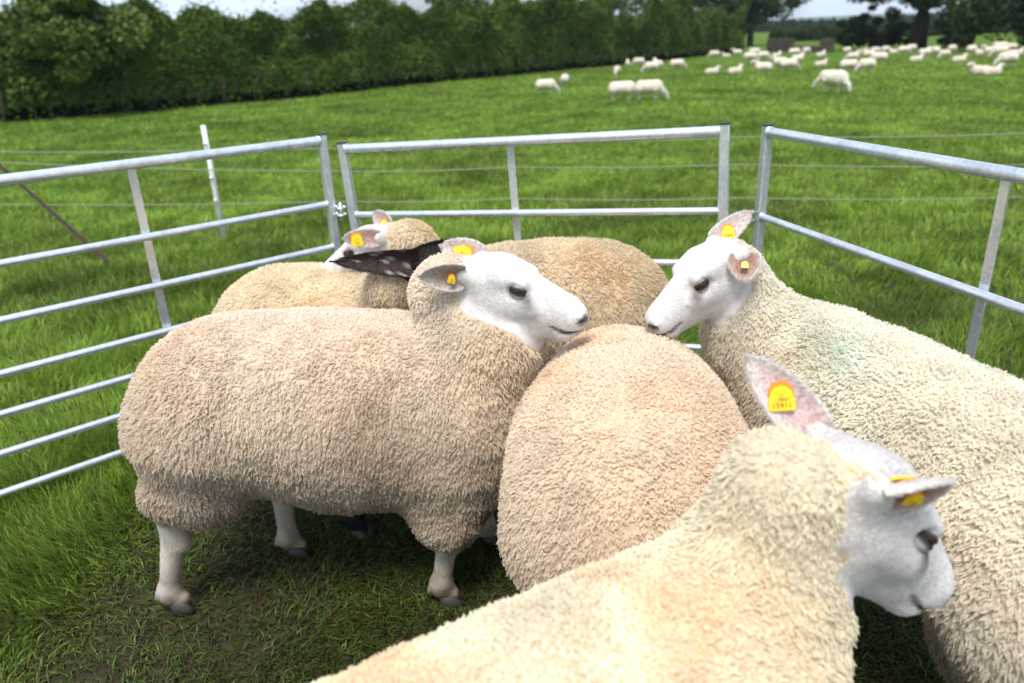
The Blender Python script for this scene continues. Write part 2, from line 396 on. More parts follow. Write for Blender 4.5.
def tree(base, h, crown_c, crown_r, n, leaf, colr, label, trunk_r=.25, clumps=40, group=None, name='broadleaf_tree', lean=(0, 0)):
    base = Vector(base); root = empty(name, base); tag(root, label, 'tree', group)
    cc = np.array(crown_c); crr = np.array(crown_r)
    mb = MB(); th = cc[2] * .9
    mb.tube([(0, 0, -.2), (lean[0] * .3, lean[1] * .3, th * .4), (lean[0], lean[1], th), (cc[0] * .8 + lean[0] * .3, cc[1] * .8, cc[2] + crr[2] * .5)], [trunk_r * 1.25, trunk_r, trunk_r * .8, trunk_r * .25], 10)
    mb.build('trunk', M_bark, root, True)
    d = rng.normal(size=(clumps, 3)); d /= np.linalg.norm(d, axis=1)[:, None]; rr = rng.uniform(.45, 1, (clumps, 1)) ** .5
    CC = cc + d * rr * crr; cs = rng.uniform(.16, .34, clumps) * crr.mean()
    mb = MB()
    for i in range(0, clumps, 2):
        st = Vector((lean[0], lean[1], th * rng.uniform(.55, 1.05))); e = Vector(CC[i]); mid = st.lerp(e, .5) + Vector((0, 0, -.06 * h * rng.random()))
        mb.tube([st, mid, e], [trunk_r * .42, trunk_r * .25, trunk_r * .07], 6)
    mb.build('limb', M_bark, root, True)
    k = rng.integers(0, clumps, n); o = rng.normal(size=(n, 3)); o /= np.linalg.norm(o, axis=1)[:, None]
    rad = rng.uniform(.3, 1, (n, 1)) ** .45; C = CC[k] + o * rad * cs[k][:, None] * np.array([1.15, 1.15, .8])
    kc = rng.uniform(.7, 1.35, clumps)
    cl = greens(n, colr, .25) * kc[k][:, None]
    leaf_cloud('crown', C, leaf, cl, root, o + np.array([0, 0, .4]))
    return root

def gp(x, y): return on_ground(x, y)
hb = [gp(-330, 152), gp(-100, 131), gp(110, 116), gp(260, 103), gp(400, 87), gp(512, 76), gp(620, 65), gp(745, 52)]
# push the hedge's centre line back so that its foot stays on the drawn line
H1 = [p + Vector((-.6, 1.25, 0)) for p in hb]
hedge_run(H1[:], 3.9, 2.6, 270000, .072, (.080, .135, .024), 'long tall dark green hedge running along the far left side of the field', 0., .62)
p = gp(20, 121); tree((p.x - .3, p.y + .3, gz(p.x, p.y)), 6, (.5, .3, 3.3), (3.9, 1.6, 3.1), 26000, .10, (.13, .18, .04), 'bushy lighter green tree at the left end of the hedge', .2, 60)
p = gp(-230, 140); tree((p.x, p.y + 1.5, gz(p.x, p.y)), 6, (0, 0, 3.4), (3.4, 2., 3), 9000, .11, (.07, .11, .03), 'dark green tree standing left of the lighter bushy tree', .2, 40)
# taller trees behind the far end of the hedge
for (px, py, hgt, rx, cz, rz, n, lab) in ((470, 60, 10, 5, 6, 4, 9000, 'dark tree rising behind the middle of the long hedge'), (590, 52, 10, 5, 6, 3.8, 9000, 'dark tree rising behind the hedge left of the field gap'), (680, 49, 12, 6, 7.5, 5, 12000, 'tall dark tree behind the right end of the hedge'),
        (752, 47, 13, 6.2, 6.6, 4.6, 18000, 'large dark tree beside the gap in the hedgerow, left of the brown wall')):
    p = gp(px, py); q = Vector((p.x + (1.6 if px == 752 else 0), p.y + 6, 0)); q.z = gz(q.x, q.y)
    tree(q, hgt, (0, 0, cz), (rx, 3.5, rz), n, .19, (.045, .075, .022), lab, .35, 60, 'dark trees behind the hedge')
# right hand trees
p = gp(936, 49); tree((p.x, p.y + 3, gz(p.x, p.y)), 9, (0, 0, 6.4), (6.5, 4, 3.6), 16000, .17, (.036, .060, .019), 'large dark tree with a thick trunk behind the flock at the right', .62, 60, 'dark trees behind the flock', lean=(.2, 0))
p = gp(1060, 49); tree((p.x, p.y + 3, gz(p.x, p.y)), 8, (0, 0, 4.4), (6, 4, 3.8), 14000, .17, (.036, .060, .019), 'dark tree cut by the right edge behind the flock', .5, 60, 'dark trees behind the flock')
for (px, py, r_, lab) in ((862, 49, 1.5, 'small dark shrub just right of the brown wall behind the flock'), (884, 49, 1.9, 'dark rounded shrub left of the thick tree trunk behind the flock'), (972, 48, 1.7, 'dark shrub right of the thick tree trunk behind the flock'), (912, 48, 1.2, 'low dark shrub close against the thick tree trunk')):
    p = gp(px, py); q = Vector((p.x, p.y + 2.2, 0)); q.z = gz(q.x, q.y)
    tree(q, 2.5, (0, 0, r_ * .95), (r_ * 1.15, r_, r_ * .95), 4200, .12, (.036, .060, .019), lab, .1, 22, 'shrubs behind the flock', 'shrub')
# hedges on the farther fields
def fp(x, D): # point on the ground at distance D below pixel column x
    d = ray(x, 30); return Vector((d[0] / d[1] * D, D, gz(d[0] / d[1] * D, D)))
hedge_run([fp(770, 118), fp(880, 116), fp(1060, 112)], 1.9, 2.4, 14000, .16, (.045, .075, .022), 'dark clipped hedge crossing the next field behind the flock', 30., .3)
hedge_run([fp(700, 300), fp(860, 320), fp(1100, 300)], 3.6, 4, 9000, .6, (.03, .055, .02), 'far hedge line below the blue hills', 50., .5)
# low brown wall with two end piers behind the flock
a = gp(770, 51.5); b = gp(834, 52); wl = empty('field_wall', a); tag(wl, 'low broken brown stone wall between the hedge end and the dark shrubs', 'wall')
t = (b - a); a0 = Vector((0, .5, 0))
def stones(p, q, h, th, seed):
    mb = MB(); d = (q - p); Ln = d.length; d.normalize(); z = 0; r2 = np.random.default_rng(seed)
    while z < h:
        hh = r2.uniform(.14, .24); x = 0
        while x < Ln:
            ww = r2.uniform(.25, .55); ww = min(ww, Ln - x + .05)
            c = p + d * x + Vector((0, 0, z)); dy = r2.uniform(-.04, .04)
            q1 = c + Vector((0, dy, hh / 2)); mb.bar(q1, q1 + d * (ww - .02), hh - .015, th, (0, 0, 1), .04)
            x += ww
        z += hh
    return mb
stones(a0, a0 + t * .40, 1.0, .5, 1).build('pier', M_stone, wl); stones(a0 + t * .405, a0 + t * .85, .42, .45, 2).build('low_course', M_stone, wl); stones(a0 + t * .855, a0 + t, .95, .5, 3).build('pier', M_stone, wl)

# ------------------------------------------------------------------ signed distance modelling of the sheep
def V3(v): return np.array(v, dtype=np.float64)
def nrmz(v): v = V3(v); return v / np.linalg.norm(v)
def cone(a, b, r1, r2, wool=True, k=.04):
    return dict(t='c', a=V3(a), b=V3(b), r1=r1, r2=r2, wool=wool, k=k)
def ell(c, r, fwd=(1, 0, 0), up=(0, 0, 1), wool=True, k=.05):
    f = nrmz(fwd); s = nrmz(np.cross(up, f)); u = np.cross(f, s); return dict(t='e', c=V3(c), r=V3(r), B=np.stack([f, s, u]), wool=wool, k=k)
def prim_sd(p, P):
    if p['t'] == 'c':
        ab = p['b'] - p['a']; L2 = ab @ ab; h = np.clip((P - p['a']) @ ab / L2, 0, 1)
        return np.linalg.norm(P - p['a'] - h[:, None] * ab, axis=1) - (p['r1'] + (p['r2'] - p['r1']) * h)
    q = (P - p['c']) @ p['B'].T; k0 = np.linalg.norm(q / p['r'], axis=1); k1 = np.linalg.norm(q / p['r'] ** 2, axis=1) + 1e-9
    return k0 * (k0 - 1) / k1
def sdf(prims, subs, P):
    d = None
    for p in prims:
        e = prim_sd(p, P)
        if d is None: d = e; continue
        k = p['k']; h = np.clip(.5 + .5 * (e - d) / k, 0, 1); d = e + (d - e) * h - k * h * (1 - h)
    for p in subs:
        e = -prim_sd(p, P); k = p['k']; h = np.clip(.5 - .5 * (e - d) / k, 0, 1); d = d + (e - d) * (1 - h) + k * h * (1 - h) if False else np.maximum(d, e) + np.clip(k - np.abs(d - e), 0, None) ** 2 / (4 * k)
    return d
def grad(prims, subs, P, e=.002):
    g = np.zeros_like(P)
    for o in ((1, -1, -1), (-1, -1, 1), (-1, 1, -1), (1, 1, 1)):
        o = V3(o); g += o * sdf(prims, subs, P + o * e)[:, None]
    return g / (np.linalg.norm(g, axis=1)[:, None] + 1e-12)
def near_only(prims, P, fn): return fn(prims, P)

def surface_nets(prims, subs, vox):
    lo = np.full(3, 1e9); hi = -lo
    for p in prims:
        if p['t'] == 'c': r = max(p['r1'], p['r2']); lo = np.minimum(lo, np.minimum(p['a'], p['b']) - r); hi = np.maximum(hi, np.maximum(p['a'], p['b']) + r)
        else: r = p['r'].max(); lo = np.minimum(lo, p['c'] - r); hi = np.maximum(hi, p['c'] + r)
    lo -= .05; hi += .05; S = 5; n = np.ceil((hi - lo) / (vox * S)).astype(int) + 1
    ax = [lo[i] + np.arange(n[i]) * vox * S for i in range(3)]
    G = np.stack(np.meshgrid(*ax, indexing='ij'), -1).reshape(-1, 3); dc = sdf(prims, subs, G).reshape(n)
    # fine values: sign from the coarse grid, exact values near the surface
    nf = (n - 1) * S + 1; D = np.kron(dc[:-1, :-1, :-1], np.ones((S, S, S))); D = np.pad(D, [(0, nf[i] - D.shape[i]) for i in range(3)], mode='edge')
    near = np.abs(D) < vox * S * 1.9 + .03; ix = np.argwhere(near); P = lo + ix * vox
    vals = np.empty(len(P))
    for s in range(0, len(P), 400000): vals[s:s + 400000] = sdf(prims, subs, P[s:s + 400000])
    D[near] = vals
    ins = D < 0
    cs = ins[:-1, :-1, :-1].astype(np.int8)
    tot = sum(ins[i:ins.shape[0] - 1 + i, j:ins.shape[1] - 1 + j, k:ins.shape[2] - 1 + k].astype(np.int8) for i in (0, 1) for j in (0, 1) for k in (0, 1))
    act = (tot > 0) & (tot < 8); idx = -np.ones(act.shape, dtype=np.int64); cells = np.argwhere(act); idx[act] = np.arange(len(cells))
    Vt = lo + (cells + .5) * vox
    quads = []
    for ax_ in range(3):
        sl0 = [slice(None)] * 3; sl1 = [slice(None)] * 3; sl0[ax_] = slice(0, -1); sl1[ax_] = slice(1, None)
        a = ins[tuple(sl0)]; b = ins[tuple(sl1)]; e = np.argwhere(a != b); fl = a[tuple(e.T)]
        o1, o2 = [(1, 2), (2, 0), (0, 1)][ax_]
        d1 = np.zeros(3, int); d1[o1] = 1; d2 = np.zeros(3, int); d2[o2] = 1
        ok = (e[:, o1] > 0) & (e[:, o2] > 0) & (e[:, o1] < act.shape[o1]) & (e[:, o2] < act.shape[o2]); e = e[ok]; fl = fl[ok]
        q = np.stack([idx[tuple((e - d1 - d2).T)], idx[tuple((e - d2).T)], idx[tuple(e.T)], idx[tuple((e - d1).T)]], 1)
        q[~fl] = q[~fl][:, ::-1]; quads.append(q)
    Q = np.concatenate(quads); Q = Q[(Q >= 0).all(1)]
    for it in range(2):
        d = sdf(prims, subs, Vt); g = grad(prims, subs, Vt); Vt = Vt - g * np.clip(d, -vox, vox)[:, None]
    return Vt, Q, grad(prims, subs, Vt)

def head_prims(fr, s=1., wk=.022):
    o, f, l, u = fr
    def T(x, y, z): return o + s * (f * x + l * y + u * z)
    c = lambda a, b, r1, r2, k=wk: cone(T(*a), T(*b), r1 * s, r2 * s, False, k * s)
    e = lambda q, r, k=wk: ell(T(*q), V3(r) * s, f, u, False, k * s)
    pr = [e((.02, 0, -.045), (.085, .068, .072), .03), c((.05, 0, -.06), (.20, 0, -.078), .063, .037, .03),
          c((.045, 0, -.012), (.205, 0, -.052), .042, .024, .025), e((.03, 0, -.095), (.075, .052, .048), .03), c((.05, 0, -.105), (.20, 0, -.108), .042, .025),
          e((.222, 0, -.075), (.030, .034, .030), .02), c((.205, -.012, -.108), (.205, .012, -.108), .019, .019, .014)]
    for y in (-1, 1):
        pr += [c((.050, y * .044, -.006), (.098, y * .046, -.008), .021, .014, .025), e((.085, y * .048, -.058), (.055, .018, .024), .02),
               c((.225, y * .018, -.062), (.235, y * .016, -.078), .013, .012, .008), c((-.015, y * .05, -.018), (-.028, y * .066, -.012), .026, .019, .025),
               c((.076, y * .056, -.034), (.104, y * .052, -.041), .005, .004, .006)]
    su = []
    for y in (-1, 1):
        su += [dict(c((.087, y * .069, -.022), (.099, y * .068, -.026), .015, .013), k=.008 * s),
               dict(c((.249, y * .014, -.064), (.240, y * .026, -.070), .004, .003), k=.004 * s),
               dict(c((.252, y * .012, -.096), (.205, y * .036, -.101), .0026, .0022), k=.006 * s),
               dict(c((.205, y * .036, -.101), (.175, y * .042, -.092), .0022, .0015), k=.006 * s)]
    su.append(dict(c((.262, 0, -.078), (.258, 0, -.096), .0025, .0025), k=.004 * s))
    return pr, su

def frame(P0, N0, roll=0., cant=(0, 0, 1)):
    """head frame: origin at the poll, nose direction corrected for the drop of the nose in the frame"""
    P0 = V3(P0); d = nrmz(V3(N0) - P0); l = nrmz(np.cross(cant, d)); u = np.cross(d, l)
    a = math.atan2(.07, .25); f = d * math.cos(a) + u * math.sin(a); u = np.cross(f, l)
    if roll:
        c, s = math.cos(roll), math.sin(roll); l, u = l * c + u * s, u * c - l * s
    return P0, f, l, u

def ear_mesh(parent, base, dirv, face, length, width, colr_out, colr_in, curl=.5, tagspec=None, o0=None, fold=0., sh=.82, speck=0., tag2=None):
    """leaf shaped ear with a real thickness, opening towards 'face'"""
    d = nrmz(dirv); n = V3(face); n = nrmz(n - d * (n @ d)); sd_ = np.cross(d, n)
    nu, nv = 17, 13; V = []; cl = []
    for side in (0, 1):
        for i in range(nu):
            t = i / (nu - 1); wd = width * .5 * (max(0, math.sin(math.pi * min(1, (t * .93 + .13)) ** sh)) ** .5) * (1 - .1 * t) if t < 1 else 0.0008
            wd = max(wd, .002)
            cc = curl * (1 - .55 * t) + .1
            for j in range(nv):
                v = j / (nv - 1) * 2 - 1; an = v * cc * math.pi * .5
                rr = wd / max(math.sin(cc * math.pi * .5), .15)
                th = (.0018 + .0022 * (1 - t) * (1 - v * v)) * (1 if side else -1)
                p = V3(base) + d * (length * t) + sd_ * (rr * math.sin(an)) + n * (rr * (1 - math.cos(an)) - .25 * length * fold * t * t) - n * th * (1 if side else 1)
                V.append(p)
                pink = (1 - abs(v) ** 3) * (1 - t ** 3) * .95
                if side == 0: cl.append(V3(colr_in) * pink + V3(colr_out) * (1 - pink))
                else: cl.append(V3(colr_out))
    F = []
    for i in range(nu - 1):
        for j in range(nv - 1):
            a = i * nv + j; F.append((a, a + 1, a + nv + 1, a + nv)); b = a + nu * nv; F.append((b, b + nv, b + nv + 1, b + 1))
        for j in (0, nv - 1):
            a = i * nv + j; b = a + nu * nv; F.append((a, a + nv, b + nv, b) if j == 0 else (a, b, b + nv, a + nv))
    for j in range(nv - 1):
        for i in (0, nu - 1):
            a = i * nv + j; b = a + nu * nv; F.append((a, b, b + 1, a + 1))
    V = np.array(V); cl = np.array(cl)
    if speck:
        q = (vnoise(V * 130) * vnoise(V * 45 + 7) > .50)[:, None] * speck; cl = cl * (1 - q) + .7 * q
    ear = mesh_obj('ear', V - o0, F, M_skin, parent, True, cols=cl)
    # fringe of short hair round the rim and over the ear
    tri = np.array([f for f in F if len(f) == 4][: (nu - 1) * (nv - 1) * 2]); k = rng.integers(0, len(tri), 2600); w2 = rng.random((2600, 2))
    A_, B_, C_, D_ = (V[tri[k, q]] for q in range(4)); u_, v_ = w2[:, :1], w2[:, 1:]
    p = (A_ * (1 - u_) + B_ * u_) * (1 - v_) + (D_ * (1 - u_) + C_ * u_) * v_
    nn = np.cross(B_ - A_, D_ - A_); nn /= np.linalg.norm(nn, axis=1)[:, None] + 1e-12
    cin = cl[tri[k, 0]]
    strands('short_coat', ear, p, nn * .35 + d * .9 + rng.normal(0, .25, (2600, 3)), np.full(2600, .007), .00035, np.clip(cin * rng.uniform(.9, 1.1, (2600, 1)), 0, 1), o0, 3)
    if tagspec:
        make_tag(ear, V3(base) + d * length * tagspec['t'] + n * tagspec.get('lift', .004) + sd_ * tagspec.get('s', 0), n, tagspec.get('up', None), tagspec.get('text', '10447'), o0, tagspec.get('size', 1.), tagspec.get('back', False), tagspec.get('normal', None))
    if tag2: make_tag(ear, V3(base) + d * length * tag2['t'] - n * .006 + V3(tag2.get('off', (0, 0, 0))), n, tag2.get('up'), tag2.get('text', '15'), o0, tag2.get('size', 1.), False, tag2.get('normal'))
    return ear

def text_mesh(txt, size):
    cu = bpy.data.curves.new('t', 'FONT'); cu.body = txt; cu.size = size; cu.align_x = 'CENTER'; cu.align_y = 'CENTER'; cu.resolution_u = 2
    ob = bpy.data.objects.new('t', cu); col.objects.link(ob); dg = bpy.context.evaluated_depsgraph_get(); me = ob.evaluated_get(dg).to_mesh()
    V = np.array([tuple(v.co) for v in me.vertices]); F = [tuple(p.vertices) for p in me.polygons]
    ob.evaluated_get(dg).to_mesh_clear(); bpy.data.objects.remove(ob); bpy.data.curves.remove(cu)
    return V, F

def make_tag(ear, c, n, up, text, o0, size=1., back=False, normal=None):
    """round orange button and yellow flag with printed figures"""
    n = nrmz(normal if normal is not None else n); up = V3(up if up is not None else (0, 0, 1)); up = nrmz(up - n * (n @ up)); r = np.cross(up, n)
    mb = MB(); c = V3(c) - o0
    def disc(cx, cy, rad, z0, z1, m, nseg=24):
        V = []; F = []
        for z in (z0, z1):
            for k in range(nseg):
                an = 2 * math.pi * k / nseg; V.append(c + r * (cx + rad * math.cos(an)) + up * (cy + rad * math.sin(an)) + n * z)
        F = [(k, (k + 1) % nseg, nseg + (k + 1) % nseg, nseg + k) for k in range(nseg)] + [tuple(range(nseg - 1, -1, -1)), tuple(range(nseg, 2 * nseg))]
        mb.add(V, F, m)
    s = size
    disc(0, .002 * s, .0175 * s, 0, .0022, 1); disc(0, .0 * s, .0045 * s, .006, .0072, 0); disc(0, 0, .0016 * s, .0073, .0076, 1)
    # flag: rounded top, wider foot
    out = [(-.0165, -.024), (.0165, -.024), (.019, -.0215), (.018, -.006), (.0135, .006), (.007, .0115), (0, .013), (-.007, .0115), (-.0135, .006), (-.018, -.006), (-.019, -.0215)]
    V = [c + r * x * s + up * y * s + n * z for z in (.003, .0058) for x, y in out]; k = len(out)
    mb.add(V, [(i, (i + 1) % k, k + (i + 1) % k, k + i) for i in range(k)] + [tuple(range(k - 1, -1, -1)), tuple(range(k, 2 * k))], 0)
    lines = text.split('/')
    for i, ln in enumerate(lines):
        tv, tf = text_mesh(ln, (.0115 if i == len(lines) - 1 else .0075) * s)
        yy = (-.0165 if i == len(lines) - 1 else -.008) * s
        mb.add([c + r * v[0] + up * (v[1] + yy) + n * .0062 for v in tv], tf, 2)
    o = mb.build('ear_tag', [M_tagY, M_tagO, M_ink], ear, False)
    return o

def strands(name, parent, roots, dirs, lens, rad, colr, o0, K=4, bend=None, wave=None, radv=None, taper=.75):
    """roots (n,3) world, dirs (n,3); colr (n,3). One curves object"""
    n = len(roots); dirs = dirs / (np.linalg.norm(dirs, axis=1)[:, None] + 1e-12)
    t = np.linspace(0, 1, K); P = roots[:, None] + dirs[:, None] * (lens[:, None] * t)[:, :, None]
    if bend is not None: P = P + bend[:, None] * (t ** 2)[None, :, None]
    if wave is not None: P = P + wave
    P = (P - o0).astype(np.float32)
    rr = (rad if radv is None else radv[:, None]) * np.broadcast_to(1 - taper * t, (n, K))
    cu = bpy.data.hair_curves.new(name); cu.add_curves([K] * n)
    cu.attributes['position'].data.foreach_set('vector', P.reshape(-1))
    ra = cu.attributes.get('radius') or cu.attributes.new('radius', 'FLOAT', 'POINT'); ra.data.foreach_set('value', np.ascontiguousarray(rr, dtype=np.float32).reshape(-1))
    ca = cu.attributes.new('tint', 'FLOAT_COLOR', 'CURVE'); c4 = np.ones((n, 4), dtype=np.float32); c4[:, :3] = colr; ca.data.foreach_set('color', c4.reshape(-1))
    cu.materials.append(M_wool)
    return link(bpy.data.objects.new(name, cu), parent)

DENS = 1.0; GD = 1.0
def make_sheep(spec):
    S = spec; s = S.get('s', 1.); H_, Mi, Sh, Po, No = (V3(S[k]) for k in ('hips', 'mid', 'shoulders', 'poll', 'nose'))
    o0 = V3([*(H_ + Sh)[:2] / 2, 0.])
    fr = frame(Po, No, S.get('roll', 0.)); hs = S.get('hs', 1.)
    ax = nrmz(Sh - H_); axh = nrmz([ax[0], ax[1], 0]); lat = np.cross((0, 0, 1), axh)
    axR = nrmz([*(Mi - H_)[:2], 0]); latR = np.cross((0, 0, 1), axR); axF = nrmz([*(Sh - Mi)[:2], 0]); latF = np.cross((0, 0, 1), axF)
    fat = S.get('fat', 1.)
    pr = [ell(H_ + V3((0, 0, .022 * s)), V3((.245, .222 * fat, .232)) * s, axR), cone(H_ - axR * .105 * s - V3((0, 0, .04 * s)), H_ - axR * .085 * s - V3((0, 0, .13 * s)), .125 * s, .115 * s, k=.08), ell((H_ + Mi) / 2 + V3((0, 0, .032 * s)), V3((.27, .236 * fat, .228)) * s, nrmz(Mi - H_), k=.08), ell(Mi + V3((0, 0, -.01)), V3((.28, .245 * fat, .275)) * s, ax, k=.08),
          ell((Mi + Sh) / 2, V3((.25, .235 * fat, .268)) * s, nrmz(Sh - Mi), k=.08), ell(Sh, V3((.21, .215 * fat, .265)) * s, axF, k=.08)]
    nb = Sh + axF * .07 * s + V3((0, 0, .05 * s)); nt = Po - fr[1] * S.get('nf', .080) * hs - fr[3] * S.get('nu', .088) * hs
    if 'neckmid' in S: nm = V3(S['neckmid'])
    else: nm = (nb + nt) / 2 + V3((0, 0, -.01))
    nr = S.get('neck', (.175, .142, .098))
    pr += [cone(nb, nm, nr[0] * s, nr[1] * s, k=.09), cone(nm, nt, nr[1] * s, nr[2] * s, k=.05)]
    pr += [ell(Sh + axF * .13 * s - V3((0, 0, .10 * s)), V3((.13, .14, .17)) * s, axF, k=.08)]      # brisket
    legs = S['feet']; hoofs = []
    for i, ft in enumerate(legs):
        ft = V3(ft); sgn = 1 if i % 2 == 0 else -1        # even: left side
        if i < 2:    # hind
            th0 = H_ + latR * sgn * .10 * s - axR * .055 * s - V3((0, 0, .06 * s)); hock = ft + V3((0, 0, .30 * s)) + axR * .022 * s; hock = hock * .8 + (th0 * V3((1, 1, 0)) + V3((0, 0, hock[2]))) * .2
            knee = (th0 + hock) / 2 + axR * .03 * s; fet = ft + V3((0, 0, .075 * s)) - axR * .015 * s
            pr += [cone(th0, knee, .178 * s, .112 * s, k=.10), cone(knee, hock + V3((0, 0, .095)), .112 * s, S.get('pant', .074) * s, k=.05), cone(hock + (0, 0, .03), fet, .032 * s, .026 * s, False, .03), cone(hock - axR * .012, hock + (0, 0, -.07), .036 * s, .028 * s, False, .02)]
        else:
            th0 = Sh + latF * sgn * .10 * s - V3((0, 0, .12 * s)); knee = ft + V3((0, 0, S.get('kneez', .27) * s)) + axF * .02 * s; knee = knee * .7 + (th0 * V3((1, 1, 0)) + V3((0, 0, knee[2]))) * .3
            fet = ft + V3((0, 0, .075 * s)) - axF * .01 * s
            pr += [cone(th0, knee + V3((0, 0, .06 * s)), .125 * s, S.get('pantf', .062) * s, k=.06), cone(knee + V3((0, 0, .03)), knee + V3((0, 0, -.03)), .040 * s, .037 * s, False, .02), cone(knee, fet, .030 * s, .025 * s, False, .02)]
        fd = axR if i < 2 else axF
        pr += [cone(fet, fet + V3((0, 0, -.01)), .033 * s, .030 * s, False, .015), cone(fet - V3((0, 0, .01)), ft + V3((0, 0, .040)) + fd * .014, .028 * s, .023 * s, False, .015)]
        sdv = np.cross((0, 0, 1), fd)
        for q_ in (-1, 1): pr += [cone(fet - fd * .026 + sdv * .012 * q_ - V3((0, 0, .006)), fet - fd * .034 + sdv * .013 * q_ - V3((0, 0, .020)), .010, .007, False, .008)]
        hoofs.append((ft, fd))
    for p in S.get('extra', []): pr.append(p)
    hp, su = head_prims(fr, hs); pr += hp
    Vt, Q, Gn = surface_nets(pr, su, S.get('vox', .007))
    # which primitive owns each vertex: fleece or bare skin
    dmw = np.full(len(Vt), 9.); dms = np.full(len(Vt), 9.)
    for p in pr:
        e = prim_sd(p, Vt)
        if p['wool']: dmw = np.minimum(dmw, e)
        else: dms = np.minimum(dms, e)
    hx = (Vt - fr[0]) @ fr[1] / hs; hy = (Vt - fr[0]) @ fr[2] / hs; hz = (Vt - fr[0]) @ fr[3] / hs
    inhead = (np.abs(hy) < .1) & (hz > -.17) & (hz < .12) & (hx > -.1) & (hx < .3)
    dh = np.min([prim_sd(p, Vt) for p in head_prims(fr, hs)[0]], axis=0)
    face = inhead & (dh < .035) & (hx > S.get('facecut', -.045) + S.get('faceslope', .60) * np.clip(-.035 - hz, 0, .12) + .030 * (vnoise(Vt * 55) - .5))
    wool = ((dmw < dms + .006) | inhead) & ~face
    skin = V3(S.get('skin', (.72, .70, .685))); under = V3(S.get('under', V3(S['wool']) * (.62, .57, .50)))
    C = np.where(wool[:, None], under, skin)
    # eyelid pigment, nose, dirt on the feet
    ey = np.minimum(np.linalg.norm(np.stack([hx - .095, (np.abs(hy) - .062), (hz + .026)], 1) * (1, 1, 1.5), axis=1), prim_sd(cone((.110, .056, -.030), (.122, .052, -.050), 0, 0), np.stack([hx, np.abs(hy), hz], 1)) + .009)
    e_ = (1 - sstep(ey, .013, .032))[:, None] * (~wool)[:, None] * S.get('lid', .8); C = C * (1 - e_) + V3((.13, .10, .10)) * e_
    nf = (np.minimum(sstep(hx, .236, .252), sstep(hz, -.098, -.085)))[:, None] * (inhead & ~wool)[:, None] * S.get('nosepig', .35); C = C * (1 - nf) + V3((.25, .17, .16)) * nf
    mo = np.zeros(len(Vt))
    for y in (-1, 1):
        for q in (((.252, y * .012, -.096), (.205, y * .036, -.101)), ((.205, y * .036, -.101), (.180, y * .041, -.094)), ((.249, y * .014, -.064), (.240, y * .026, -.070))):
            mo = np.maximum(mo, 1 - sstep(prim_sd(cone(*q, 0, 0), np.stack([hx, hy, hz], 1)), *((.003, .0075) if q[0][0] != .249 else (.006, .013))))
    mo = (mo * (~wool))[:, None] * .93; C = C * (1 - mo) + V3((.07, .045, .042)) * mo
    foot = (~wool) & (~inhead) & (Vt[:, 2] < .33)
    mud = (sstep(.16 - Vt[:, 2], -.05, .12) * (.25 + .9 * vnoise(Vt * 28)))[:, None] * foot[:, None] * .9; C = C * (1 - mud) + V3((.16, .12, .07)) * mud
    wm = (foot & ~wool)[:, None] * .8 * (.5 + .7 * vnoise(Vt * 40))[:, None]; C = C * (1 - wm * V3((.12, .22, .36)))
    if 'legskin' in S: C = np.where(foot[:, None], V3(S['legskin']), C)
    # quads -> mesh
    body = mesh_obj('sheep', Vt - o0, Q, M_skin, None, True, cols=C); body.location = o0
    tag(body, S['label'], 'sheep', 'sheep standing in the pen')
        # hooves: two claws each
    for ft, fd in hoofs:
        mb = MB(); sd_ = np.cross((0, 0, 1), fd)
        for q in (-1, 1):
            b = ft - o0 + sd_ * q * .0145 * s
            ring = []
            for z, ln, ww in ((-.004, .046, .0165), (.022, .038, .0155), (.044, .028, .0125)):
                for k in range(10):
                    an = 2 * math.pi * k / 10; x = math.cos(an); ring.append(b + fd * ((ln if x > 0 else .022) * x - z * .25 + .012) + sd_ * ww * math.sin(an) + V3((0, 0, z)))
            Fh = [(i * 10 + k, i * 10 + (k + 1) % 10, (i + 1) * 10 + (k + 1) % 10, (i + 1) * 10 + k) for i in range(2) for k in range(10)] + [tuple(range(9, -1, -1)), tuple(range(20, 30))]
            mb.add(ring, Fh)
        mb.build('hoof', M_hoof, body, True)
    # eyes
    for y in (-1, 1):
        c = fr[0] + hs * (fr[1] * .094 + fr[2] * y * .0485 + fr[3] * -.0245) - o0; out = nrmz(fr[2] * y + fr[1] * .28 + fr[3] * .12); r_ = .0180 * hs
        u_ = nrmz(np.cross(out, fr[1])) * (1 if y < 0 else -1); w_ = np.cross(out, u_); V = []; F = []; MI = []
        nn, mm = 14, 24
        for i in range(nn):
            an = math.pi * .62 * i / (nn - 1)
            for k in range(mm):
                b = 2 * math.pi * k / mm; V.append(c + r_ * (out * math.cos(an) + (u_ * math.cos(b) + w_ * math.sin(b)) * math.sin(an)))
        for i in range(nn - 1):
            for k in range(mm):
                b = 2 * math.pi * (k + .5) / mm; F.append((i * mm + k, (i + 1) * mm + k, (i + 1) * mm + (k + 1) % mm, i * mm + (k + 1) % mm)); e = math.sin(math.pi * .62 * (i + .5) / (nn - 1))
                MI.append(1 if (e < .62 and i < 8 and abs(e * math.cos(b)) > .13) else 0)
        mesh_obj('eye', np.array(V), F, [M_eye, M_iris], body, True, MI)
        # lids: skin shells over the ball, dark at the rim, leaving an almond opening
        V = []; F = []; CL = []; na_, ne_ = 25, 11; op = S.get('open', 1.)
        Tn = nrmz(fr[1] - out * (fr[1] @ out)); Un = nrmz(fr[3] - out * (fr[3] @ out) - Tn * (fr[3] @ Tn))
